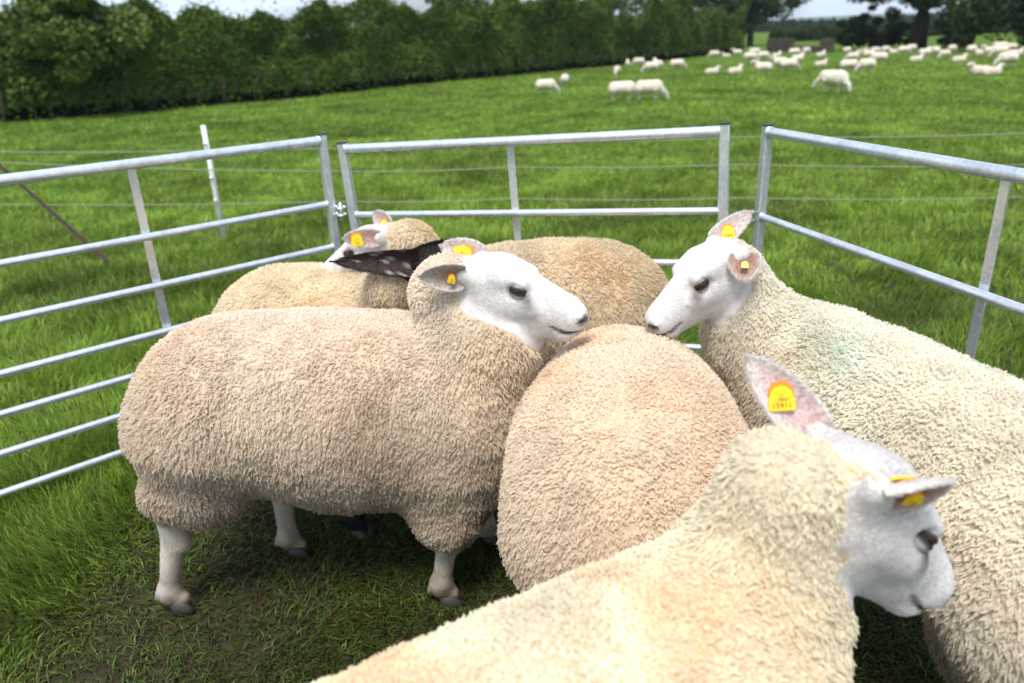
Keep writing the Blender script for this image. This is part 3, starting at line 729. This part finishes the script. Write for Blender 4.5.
        for sg, e0 in ((1, 24 * op), (-1, 19 * op)):
            st = len(V)
            for i in range(na_):
                a_ = -1.5 + 3. * i / (na_ - 1); rim = math.radians(e0 * max(0, math.cos(a_ * 1.25)) ** .75 - 1 - 9 * a_ * sg * .5)
                for j in range(ne_):
                    q = j / (ne_ - 1); el = rim * sg + (1.5 - rim * 1.) * q * sg; rr = r_ * (1.12 - .10 * q) if j else r_ * 1.045
                    dv = (out * math.cos(a_) + Tn * math.sin(a_)) * math.cos(el) + Un * math.sin(el)
                    V.append(c + dv * rr); ww = .34 if sg > 0 else .22; dk = 1 - float(sstep(q, ww * .5, ww * 1.6)); CL.append(V3((.035, .028, .028)) * dk + skin * (.70 if sg > 0 else .78) * (1 - dk))
            for i in range(na_ - 1):
                for j in range(ne_ - 1):
                    a_ = st + i * ne_ + j; F.append((a_, a_ + 1, a_ + ne_ + 1, a_ + ne_))
        mesh_obj('eyelid', np.array(V), F, M_skin, body, True, cols=np.array(CL))
    # ears
    for e in S['ears']:
        y = e['side']; base = fr[0] + hs * (fr[1] * -.028 + fr[2] * y * .068 + fr[3] * -.012)
        dv = fr[1] * e['d'][0] + fr[2] * y * e['d'][1] + fr[3] * e['d'][2] if not e.get('world') else V3(e['d'])
        fc = V3(e['face']) if 'face' in e else fr[1] * .5 + fr[2] * y * .8 - fr[3] * .2
        ear_mesh(body, base, dv, fc, e.get('len', .125) * hs, e.get('wid', .062) * hs, S.get('earout', (.72, .69, .66)), e.get('in', (.60, .42, .36)), e.get('curl', .55), e.get('tag'), o0, e.get('fold', 0.), e.get('sh', .82), e.get('speck', 0.), e.get('tag2'))
    # ---------------- fleece
    A_, B_, C_, D_ = (Vt[Q[:, i]] for i in range(4)); area = np.linalg.norm(np.cross(C_ - A_, D_ - B_), axis=1) / 2
    wq = wool[Q].sum(1) >= 3
    ctr = (A_ + B_ + C_ + D_) / 4
    pw = area * wq; ncl = int(pw.sum() / S.get('lock', .0061) ** 2 * 1.2 * DENS); k = rng.choice(len(Q), ncl, p=pw / pw.sum())
    u_, v_ = rng.random((ncl, 1)), rng.random((ncl, 1)); root = (A_[k] * (1 - u_) + B_[k] * u_) * (1 - v_) + (D_[k] * (1 - u_) + C_[k] * u_) * v_
    nn = (Gn[Q[k, 0]] + Gn[Q[k, 2]]) / 2; nn /= np.linalg.norm(nn, axis=1)[:, None] + 1e-9; nl = S.get('nl', 8)
    toback = -axh; tb = toback - nn * (nn @ toback)[:, None]; dn_ = V3((0, 0, -1)) - nn * (nn @ V3((0, 0, -1)))[:, None]
    q = root * 9; sw = np.stack([vnoise(q * 1.0 + 5) - .5, vnoise(q + 25) - .5, vnoise(q + 45) - .5], 1)
    q2 = root * 34; sw2 = np.stack([vnoise(q2 + 3) - .5, vnoise(q2 + 13) - .5, vnoise(q2 + 33) - .5], 1)
    steep = 1 - np.clip(nn[:, 2], 0, 1)
    hxr = (root - fr[0]) @ fr[1] / hs; onneck = np.exp(-(np.linalg.norm(root - nt, axis=1) / .16) ** 2)
    wl_ = S.get('wool_len', .02)
    ln = wl_ * (.75 + .5 * rng.random(ncl)) * (1.05 + .30 * steep) * (.70 + .5 * vnoise(root * 22))
    near = np.linalg.norm(root - (fr[0] - fr[3] * .05 * hs), axis=1); ln *= .65 + .35 * sstep(near, .09 * hs, .2)
    ln *= np.where(root[:, 2] < .33, .8, 1.)
    cd = nn * 1.0 + dn_ * (.25 + .75 * steep[:, None]) + tb * .22 + sw * 1.0 + sw2 * .9 + rng.normal(0, .16, (ncl, 3)); cd /= np.linalg.norm(cd, axis=1)[:, None]
    # clump colour
    base = V3(S['wool']); cc = np.repeat(base[None], ncl, 0)
    n1 = vnoise(root * 5 + 3)[:, None]; n2 = vnoise(root * 16 + 9)[:, None]; n3 = vnoise(root * 60)[:, None]
    n4 = vnoise(root * V3((11, 11, 4)) + 31)[:, None]; cc = cc * (.80 + .22 * n1 + .26 * (n2 - .3) + .16 * n4); st_ = np.clip((n1 * .5 + n4 * .6 - .62) * 2.4, 0, .55); cc = cc * (1 - st_) + cc * V3((.80, .66, .50)) * st_
    dirt_shade = np.clip(S.get('dirt_shade', .5) * (.20 + 1.7 * (1 - sstep(root[:, 2:3], .28, .80))) * (.5 + n2), 0, .8); cc = cc * (1 - dirt_shade) + V3(S.get('dirt_shade_col', (.36, .285, .19))) * dirt_shade  # real dirt plus shading of the lower fleece, painted into the strand colour
    for (pt, rad, colr_, amt) in S.get('patches', []):
        q = np.exp(-(np.linalg.norm((root - V3(pt)) / V3(rad), axis=1)) ** 2)[:, None] * amt * (.55 + .9 * n2); q = np.clip(q, 0, 1); cc = cc * (1 - q) + V3(colr_) * q
    # wool pales and shortens where it runs out against the face
    q = ((1 - sstep(near, .10 * hs, .145 * hs)) * (.4 + vnoise(root * 40)))[:, None]; q = np.clip(q, 0, .15); cc = cc * (1 - q) + skin * q
    # expand strands
    a1 = np.cross(nn, cd + .01); a1 /= np.linalg.norm(a1, axis=1)[:, None] + 1e-9; b1 = np.cross(cd, a1)
    idx = np.repeat(np.arange(ncl), nl); n = ncl * nl; ang = rng.uniform(0, 2 * math.pi, n); rd = S.get('lock', .0061) * .7 * np.sqrt(rng.random(n))
    off = a1[idx] * (np.cos(ang) * rd)[:, None] + b1[idx] * (np.sin(ang) * rd)[:, None]; off = off - nn[idx] * np.sum(off * nn[idx], 1)[:, None]
    r0 = root[idx] + off - nn[idx] * .004
    lnn = ln[idx] * rng.uniform(.75, 1.1, n); K = 5; t = np.linspace(0, 1, K)
    ph = rng.uniform(0, 2 * math.pi, ncl)[idx]; amp = (S.get('crimp', .0027) * rng.uniform(.6, 1.3, ncl))[idx]
    wv = (a1[idx][:, None] * np.cos(ph[:, None] + t * S.get('wf', 10.))[:, :, None] + b1[idx][:, None] * np.sin(ph[:, None] + t * S.get('wf', 10.))[:, :, None]) * (amp[:, None] * t * (1.5 - .5 * t))[:, :, None]
    wv = wv - off[:, None] * (t ** 1.2 * .70)[None, :, None]          # strands gather to the tip of the lock
    cs_ = np.clip(cc[idx] * rng.uniform(.85, 1.13, (n, 1)), 0, 1)
    bend = dn_[idx] * (lnn * .38 * (.4 + steep[idx]))[:, None]
    strands('fleece', body, r0, cd[idx], lnn, S.get('rad', .00056), cs_, o0, K, bend, wv, None, .45)
    # short coat over face and legs
    ncf = int(S.get('fuzz', 60000)); pw = area * (~wool[Q].any(1)) * (np.where(inhead[Q].all(1), 1., .35)); k = rng.choice(len(Q), ncf, p=pw / pw.sum())
    u_, v_ = rng.random((ncf, 1)), rng.random((ncf, 1)); root = (A_[k] * (1 - u_) + B_[k] * u_) * (1 - v_) + (D_[k] * (1 - u_) + C_[k] * u_) * v_
    c_eye = [fr[0] + hs * (fr[1] * .094 + fr[2] * y * .0615 + fr[3] * -.0245) for y in (-1, 1)]
    ok = (np.linalg.norm(root - c_eye[0], axis=1) > .019 * hs) & (np.linalg.norm(root - c_eye[1], axis=1) > .019 * hs); root = root[ok]; k = k[ok]
    g = Gn[Q[k, 0]]; hd = ((root - fr[0]) @ fr[1] > -.1) & (np.linalg.norm(root - fr[0], axis=1) < .35); fl = np.where(hd[:, None], -fr[1] * .9 - fr[3] * .2, V3((0, 0, -1)))
    ck = C[Q[k, 0]]
    strands('short_coat', body, root, g * .30 + fl + rng.normal(0, .22, root.shape), rng.uniform(.003, .0065, len(root)), .00032, np.clip(ck * rng.uniform(.92, 1.2, (len(root), 1)), 0, 1), o0, 3)
    return body, fr, o0

# ------------------------------------------------------------------ the six sheep in the pen
def W(p): return [round(float(c), 4) for c in p]
SPECS = [
 dict(key='one', label='big woolly white-faced sheep standing side-on, muzzle resting over the next sheep',
      hips=(-.795, 1.88, .575), mid=(-.50, 1.87, .565), shoulders=(-.18, 1.84, .55), poll=W(atY(486, 264, 1.78)), nose=W(atY(590, 320, 1.70)), hs=1.10,
      neckmid=(-.065, 1.80, .78), neck=(.18, .138, .098), fat=1.05, open=.45,
      feet=[(-.72, 1.96, 0), (-1.0, 1.73, 0), (-.10, 1.98, 0), (-.22, 1.71, 0)], pantf=.10, pant=.070, kneez=.245,
      ears=[dict(side=-1, world=True, d=(-.80, -.30, .12), face=(.15, -1, -.05), len=.105, wid=.066, curl=.6, **{'in': (.40, .30, .24)}, tag=dict(t=.30, text='15', lift=.016, size=.5, up=(.3, 0, 1)), tag2=dict(t=.30, normal=(0, .5, 1), up=(1, 0, 0), size=.6, off=(0, 0, .018))), dict(side=1, world=True, d=(-.80, .05, .28), face=(.1, -1, .35), curl=.35, wid=.07, len=.11, **{'in': (.72, .60, .54)}, tag=dict(t=.40, text='1047/15', size=1.15, lift=.006, up=(1, 0, .25)))],
      wool=(.92, .80, .66), dirt_shade=.34, wool_len=.012, patches=[((-1.05, 1.85, .60), (.03, .05, .035), (.16, .12, .08), 1.1), ((-.45, 1.85, .85), (.5, .3, .16), (.95, .87, .79), .6), ((-.35, 1.62, .66), (.10, .12, .22), (.50, .36, .24), .5), ((-.9, 1.7, .6), (.15, .2, .3), (.62, .52, .42), .4), ((-.02, 1.72, .8), (.12, .15, .14), (.80, .64, .38), .5)]),
 dict(key='two', label='round-backed creamy pink fleeced sheep in the middle of the pen, its head hidden',
      hips=(.245, 1.36, .535), mid=(.265, 1.56, .55), shoulders=(.295, 1.79, .515), poll=(.34, 2.06, .52), nose=(.38, 2.12, .32), s=.97, fat=1.14,
      feet=[(.09, 1.33, 0), (.36, 1.33, 0), (.14, 1.85, 0), (.38, 1.85, 0)], pant=.08,
      ears=[dict(side=-1, d=(-.3, .9, .1)), dict(side=1, d=(-.3, .9, .1))],
      wool=(.93, .80, .65), dirt_shade=.22, wool_len=.0115, patches=[((.35, 1.5, .85), (.3, .3, .2), (.95, .85, .75), .6), ((.40, 1.4, .7), (.18, .2, .2), (.76, .58, .38), .4)]),
 dict(key='three', label='smaller cream sheep at the back facing left, yellow tag in its raised ear',
      hips=(.34, 2.54, .585), mid=(.08, 2.52, .59), shoulders=(-.18, 2.47, .57), poll=W(atY(376, 232, 2.36)), nose=W(atY(330, 270, 2.38)), s=.92, hs=1.0,
      feet=[(.42, 2.42, 0), (.36, 2.65, 0), (-.2, 2.38, 0), (-.15, 2.6, 0)],
      ears=[dict(side=1, world=True, d=(-.85, -.35, .12), face=(.05, -1, .2), curl=.3, len=.12, tag=dict(t=.62, text='15', size=1.0)), dict(side=-1, world=True, d=(-.45, .4, .35), face=(-.2, -1, .2), len=.09, tag=dict(t=.3, text='15', size=.7))],
      wool=(.88, .77, .59), dirt_shade=.26, wool_len=.013, patches=[((.5, 2.4, .6), (.2, .3, .3), (.55, .38, .2), .5)]),
 dict(key='four', label='white-faced sheep on the right facing left, pale blue mark sprayed on its cream back',
      s=.97, hips=(1.00, 1.08, .56), mid=(.89, 1.43, .58), shoulders=(.785, 1.76, .58), poll=W(atY(717, 250, 1.82)), nose=W(atY(657, 316, 1.77)), hs=1.0, fat=1.02, open=.6, nf=.015, nu=.095,
      neckmid=(.655, 1.84, .73), neck=(.165, .125, .085),
      feet=[(.94, 1.06, 0), (1.18, 1.05, 0), (.64, 1.75, 0), (.87, 1.82, 0)], pant=.095,
      ears=[dict(side=1, world=True, d=(-.06, -.5, -.55), face=(-.25, -1, .55), len=.078, wid=.082, curl=.55, **{'in': (.42, .22, .15)}, tag=dict(t=.45, text='10', size=.45, lift=.016)), dict(side=-1, world=True, d=(.62, .15, .42), face=(-.1, -1, .4), curl=.3, len=.135, **{'in': (.70, .58, .54)}, tag=dict(t=.36, text='10447', size=.9, lift=.004))],
      wool=(.94, .89, .77), dirt_shade=.13, wool_len=.014, patches=[((.72, 1.56, .85), (.085, .15, .10), (.62, .80, .78), .6), ((.52, 1.7, .6), (.16, .2, .25), (.56, .44, .28), .6), ((.80, 1.1, .45), (.2, .3, .22), (.62, .48, .30), .55), ((.90, 1.05, .16), (.5, .42, .24), (.11, .085, .055), 1.6)]),
 dict(key='five', label='black-eared speckled sheep with a tan fleece, half hidden behind the big side-on sheep',
      hips=(-.80, 2.44, .575), mid=(-.60, 2.36, .57), shoulders=(-.40, 2.25, .56), poll=W(atY(424, 256, 2.10)), nose=(.02, 2.17, .82), s=.90, hs=.95,
      neckmid=(-.33, 2.17, .75),
      feet=[(-.90, 2.55, 0), (-.85, 2.33, 0), (-.40, 2.32, 0), (-.53, 2.04, 0)], skin=(.03, .023, .022), legskin=(.012, .011, .012), earout=(.04, .028, .026), earin=(.06, .035, .03), facecut=-.10,
      ears=[dict(side=-1, world=True, d=(-1, -.10, .13), face=(0, -1, .5), len=.26, wid=.084, curl=1.0, sh=.45, speck=.45, **{'in': (.05, .032, .028)}), dict(side=1, world=True, d=(.9, .1, .28), face=(0, -1, .3), len=.14, wid=.035, **{'in': (.05, .032, .028)})],
      wool=(.90, .80, .62), dirt_shade=.20, wool_len=.013, patches=[((-.28, 2.12, .8), (.15, .2, .2), (.50, .36, .22), .6)]),
 dict(key='six', label='cream sheep closest to the camera seen from above, yellow tags in both ears',
      hips=(-.26, .52, .56), mid=(.02, .64, .57), shoulders=(.225, .80, .545), poll=W(at(866, 464, .94)), nose=W(at(938, 588, .70)), hs=1.10, vox=.006, open=.45, facecut=-.050, faceslope=.95,
      neckmid=(.345, .885, .72), neck=(.165, .125, .075),
      feet=[(-.22, .66, 0), (-.25, .38, 0), (.56, 1.04, 0), (.30, .66, 0)],
      ears=[dict(side=1, world=True, d=(-.44, .22, .50), face=(-.35, -1, .5), len=.145, wid=.066, curl=.4, **{'in': (.74, .57, .55)}, tag=dict(t=.50, text='1 0447/15911', size=1.0, lift=.006, up=(-.1, 0, 1))), dict(side=-1, world=True, d=(.8, -.12, .16), face=(.25, -.95, -.45), len=.082, wid=.058, curl=.75, **{'in': (.50, .24, .14)}, tag=dict(t=.42, text='15', lift=.012, size=.62), tag2=dict(t=.35, normal=(-.1, .75, .65), up=(1, 0, 0), size=.9))],
      wool=(.94, .86, .70), dirt_shade=.12, wool_len=.011, patches=[((.48, .86, .84), (.14, .16, .16), (.84, .82, .60), .7), ((.30, .75, .80), (.12, .12, .12), (.82, .62, .40), .35)]),
]
for S_ in SPECS: make_sheep(S_)

# ------------------------------------------------------------------ the flock in the field
def far_sheep(pose):
    """one far animal, about 1.05 m long, x forward; a single continuous body"""
    pr = [ell((-.27, 0, .50), (.24, .22, .24)), ell((0, 0, .50), (.34, .235, .25), k=.08), ell((.24, 0, .50), (.2, .2, .24), k=.08)]
    lie = -.30 if pose == 'lying' else 0
    if pose == 'grazing': P0, N0 = (.60, 0, .33), (.70, 0, .07)
    elif pose == 'lying': P0, N0 = (.47, .02, .90), (.66, .08, .80)
    else: P0, N0 = (.50, 0, .88), (.70, .04, .76)
    P0 = V3(P0); fr = frame(P0, N0); nt = P0 - fr[1] * .06 - fr[3] * .07
    pr += [cone((.30, 0, .55), nt, .17, .095, k=.09)]
    for y in (-1, 1):
        pr += [cone((-.30, y * .10, .42), (-.32, y * .10, .30), .14, .07, k=.06), cone((.26, y * .10, .42), (.27, y * .09, .28), .12, .06, k=.06)]
        if not lie:
            pr += [cone((-.33, y * .10, .30), (-.31, y * .10, .03), .032, .024, False, .02), cone((.27, y * .09, .28), (.27 + y * .03, y * .09, .03), .03, .024, False, .02)]
    for y in (-1, 1):
        pr += [cone(P0 + fr[2] * y * .05 - fr[1] * .01, P0 + fr[2] * y * .16 - fr[1] * .06 + fr[3] * .01, .022, .012, False, .02)]
    hp, _s = head_prims(fr, 1.05); pr += hp
    V, Q, G = surface_nets(pr, [], .022)
    dw = np.min([prim_sd(p, V) for p in pr if p['wool']], axis=0); ds = np.min([prim_sd(p, V) for p in pr if not p['wool']], axis=0); wl = dw < ds
    V = V + G * ((vnoise(V * 30) - .5) * .03 * wl)[:, None]
    V[:, 2] += lie
    if lie: V[:, 2] = np.maximum(V[:, 2], -.02)
    C = np.where(wl[:, None], V3((.70, .63, .52)) * (.85 + .3 * vnoise(V * 7))[:, None], V3((.62, .58, .53)))
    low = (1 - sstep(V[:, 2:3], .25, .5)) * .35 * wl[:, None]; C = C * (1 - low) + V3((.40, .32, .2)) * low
    return V, Q, C
PROTO = {}
for ps in ('grazing', 'standing', 'lying'):
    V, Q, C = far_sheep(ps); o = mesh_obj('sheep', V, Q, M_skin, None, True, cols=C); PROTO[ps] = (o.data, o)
used = set()
FL = [  # picture x, foot y, pose, heading (degrees, 0 = to the right, 90 = away), size, region, own label
 (546, 94, 'grazing', -15, 1.0, None, 'sheep grazing rightward below the hedge, leftmost of the whole field flock'),
 (565, 86.5, 'grazing', 75, .95, None, 'sheep seen end-on just right of and behind the leftmost grazing sheep'),
 (617, 75.5, 'grazing', 250, .9, None, 'small sheep facing the camera below the hedge, behind the two side-by-side grazers'),
 (627.5, 67.5, 'standing', 80, .8, None, 'tiny sheep close under the hedge, seen end-on, leftmost of its cluster'),
 (638.6, 66, 'grazing', 180, 1., None, 'sheep close under the hedge, second from the left of its cluster'),
 (651, 72.5, 'grazing', 190, 1.05, None, 'sheep grazing leftward in front of another one under the hedge'),
 (657.5, 70.5, 'standing', 110, 1.05, None, 'end-on sheep overlapping the leftward grazer under the hedge'),
 (677, 69.5, 'grazing', -10, 1.05, None, 'sheep grazing rightward, rightmost of the cluster under the hedge'),
 (622, 101, 'grazing', -8, 1.12, None, 'left one of two large sheep grazing side by side in the field'),
 (649, 100.5, 'grazing', -22, 1.15, None, 'right one of two large sheep grazing side by side in the field'),
 (712, 74, 'lying', 0, .9, None, 'sheep lying in open grass, leftmost of three in a loose row'),
 (735, 74, 'lying', 20, 1., None, 'middle one of three sheep in a row in open grass'),
 (762.5, 75, 'standing', 170, 1.05, None, 'brightest sheep of the three in a row in open grass, on the right'),
 (834, 92.5, 'grazing', -68, 1.2, None, 'large sheep grazing in front of the flock right of centre'),
 (831, 88.5, 'grazing', 160, 1.1, None, 'sheep directly behind the large front grazer, only its back showing'),
 (848, 72, 'grazing', -15, 1., None, 'sheep grazing rightward, left one of the pair above the large front grazer'),
 (866, 72, 'grazing', 190, 1.05, None, 'sheep grazing leftward, right one of the pair above the large front grazer'),
 (788, 71.5, 'grazing', -5, 1.1, None, 'sheep grazing in the open in front of the brown wall'),
 (797, 64.5, 'standing', 20, 1., None, 'sheep standing head up just behind the grazer near the brown wall'),
 (820.5, 66, 'lying', 0, .85, None, 'small sheep lying alone in front of the right end of the brown wall'),
 (979, 74.5, 'lying', 180, 1.05, None, 'white sheep lying at the right, left one of the resting pair'),
 (991, 75.3, 'lying', 0, .95, None, 'white sheep lying at the right with its head up, right one of the resting pair'),
 (1006, 67, 'grazing', 185, 1.15, None, 'big sheep standing behind the resting pair near the right edge'),
 (958.7, 62, 'lying', 0, .95, None, 'sheep lying alone left of the big sheep near the right edge'),
]
REG = {'below the far end of the hedge': [(714, 58), (726, 57.2), (737, 56.2), (750, 61.8), (754, 56), (763, 60), (776.5, 57.5), (779, 68)],
       'close before the brown wall': [(794, 56.5), (806, 54.6), (820.5, 57)],
       'before the dark shrubs': [(846.7, 54.5), (852, 61), (861, 54.3), (868, 59), (875, 54), (878, 64), (885, 54.2), (894, 54)],
       'before the thick tree trunk': [(903, 54.6), (911, 53.4), (916, 61.5), (924, 57.5), (932, 56.8), (944, 58.5), (951.5, 53)],
       'in the back row near the right edge': [(970.6, 55), (981, 55.5), (989, 56), (999, 57), (999, 51.5), (1010, 51.5), (1015, 55.5)]}
ORD = ['leftmost', 'second from the left', 'third from the left', 'fourth from the left', 'fifth from the left', 'sixth from the left', 'seventh from the left', 'eighth from the left']
for reg, ps in REG.items():
    for i, (x, y) in enumerate(sorted(ps)):
        pz = ['grazing', 'standing', 'grazing', 'lying', 'grazing'][(i * 3 + len(reg)) % 5]
        FL.append((x, y, pz, float(rng.choice([0, 180, 170, -20, 30, 200])), rng.uniform(.9, 1.15), reg, 'tiny sheep %s, %s' % (reg, ORD[i])))
for (x, y, ps, hd, sz, reg, lab) in FL:
    assert len(lab.split()) <= 16, lab
    me, src = PROTO[ps]; o = src if ps not in used else link(src.copy()); used.add(ps)
    o.location = on_ground(x, y); o.rotation_euler = (0, 0, R(hd)); sz *= .80; o.scale = (sz, sz, sz * .94)
    tag(o, lab, 'sheep', 'flock grazing in the far field')

# ------------------------------------------------------------------ grass
def blades(name, n, r0, r1, amax, kind):
    r = r0 * (r1 / r0) ** rng.random(n); a = np.radians(rng.uniform(-amax, amax, n)); x = r * np.sin(a); y = r * np.cos(a)
    # trampled floor of the pen
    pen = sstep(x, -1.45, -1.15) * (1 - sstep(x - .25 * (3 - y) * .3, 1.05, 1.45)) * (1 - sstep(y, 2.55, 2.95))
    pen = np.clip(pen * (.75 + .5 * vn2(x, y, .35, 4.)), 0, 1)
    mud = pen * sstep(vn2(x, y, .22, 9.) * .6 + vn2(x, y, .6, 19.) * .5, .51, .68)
    tuft = vn2(x, y, .16, 1.) * .35 + vn2(x, y, .45, 6.) * .35 + vn2(x, y, 1.3, 16.) * .3; tuft = np.clip((tuft - .5) * 1.7 + .5, 0, 1)
    keep = rng.random(n) < (.45 + .9 * tuft) * (1 - .80 * mud); x, y, r, pen, tuft = (q[keep] for q in (x, y, r, pen, tuft)); n = len(x)
    z = ground_z(x, y)
    hgt = (.035 + .095 * tuft ** 1.2) * rng.uniform(.5, 1.3, n) * (1 - .55 * pen) * (1 + .25 * sstep(r, 8, 30))
    w = np.maximum(.0021, .00052 * r) * rng.uniform(.6, 1.4, n)
    ld = vn2(x, y, .30, 12.) * 4 * math.pi + rng.normal(0, .9 + .5 * pen, n); lean = np.clip(rng.normal(.45, .25, n) + .9 * pen + .25 * (vn2(x, y, .4, 15.) - .5), .05, 1.6)
    d = np.stack([np.cos(ld), np.sin(ld)], 1); fa = rng.uniform(0, math.pi * 2, n)
    side = np.stack([np.cos(fa), np.sin(fa), np.zeros(n)], 1)
    base = np.stack([x, y, z - .004], 1)
    def pt(t, e):
        h = hgt * t; ang = lean * (t ** .8)
        o = np.zeros((n, 3)); o[:, :2] = d * (h * np.sin(ang) * 1.1)[:, None]; o[:, 2] = h * np.cos(ang * .95) + .006 * pen; return base + o + side * (w * e)[:, None]
    V = np.stack([pt(0, -.8), pt(0, .8), pt(.5, -1), pt(.5, 1), pt(1., 0)], 1).reshape(-1, 3)
    f = np.array([[0, 1, 3], [0, 3, 2], [2, 3, 4]]); F = (np.arange(n)[:, None, None] * 5 + f[None]).reshape(-1, 3)
    m1 = vn2(x, y, 1.3, 3.); m2 = vn2(x, y, .35, 8.); m3 = vn2(x, y, 7., 21.)
    c = np.repeat(V3((.195, .305, .038))[None], n, 0) * (.06 + 1.05 * m1 + .65 * m2 + .25 * m3)[:, None] * rng.uniform(.7, 1.3, (n, 1))
    yl = rng.random(n) < .16; c[yl] *= (1.5, 1.12, 1.3)
    dk = rng.random(n) < .25; c[dk] *= (.6, .75, .8)
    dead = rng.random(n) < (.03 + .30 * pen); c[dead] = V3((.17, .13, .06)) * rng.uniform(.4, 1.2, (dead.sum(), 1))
    c = c * (1 - .66 * pen)[:, None]; c = c * (1 - .45 * (1 - sstep(y, 1.7, 3.4)) * (1 - pen))[:, None]  # pen mud and shade, plus dimming near the camera, painted into the blade colour
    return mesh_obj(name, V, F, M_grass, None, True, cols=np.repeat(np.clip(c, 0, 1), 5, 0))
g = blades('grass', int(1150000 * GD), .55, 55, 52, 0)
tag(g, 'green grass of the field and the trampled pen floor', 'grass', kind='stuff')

# ------------------------------------------------------------------ the air
V = np.array([(x, y, z) for z in (-9., 75.) for x, y in ((-3300, -60), (5600, -60), (5600, 3300), (-3300, 3300))], dtype=float)
hz_ = bpy.data.materials.new('air'); hz_.use_nodes = True; hz_.node_tree.nodes.clear()
ho = hz_.node_tree.nodes.new('ShaderNodeOutputMaterial'); hv = hz_.node_tree.nodes.new('ShaderNodeVolumePrincipled'); hv.inputs['Color'].default_value = (.80, .88, 1, 1)
hv.inputs['Density'].default_value = .00022; hv.inputs['Anisotropy'].default_value = .2; hz_.node_tree.links.new(hv.outputs[0], ho.inputs['Volume'])
tag(mesh_obj('haze', V, [(0, 3, 2, 1), (4, 5, 6, 7), (0, 1, 5, 4), (1, 2, 6, 5), (2, 3, 7, 6), (3, 0, 4, 7)], hz_, None, False), kind='stuff')
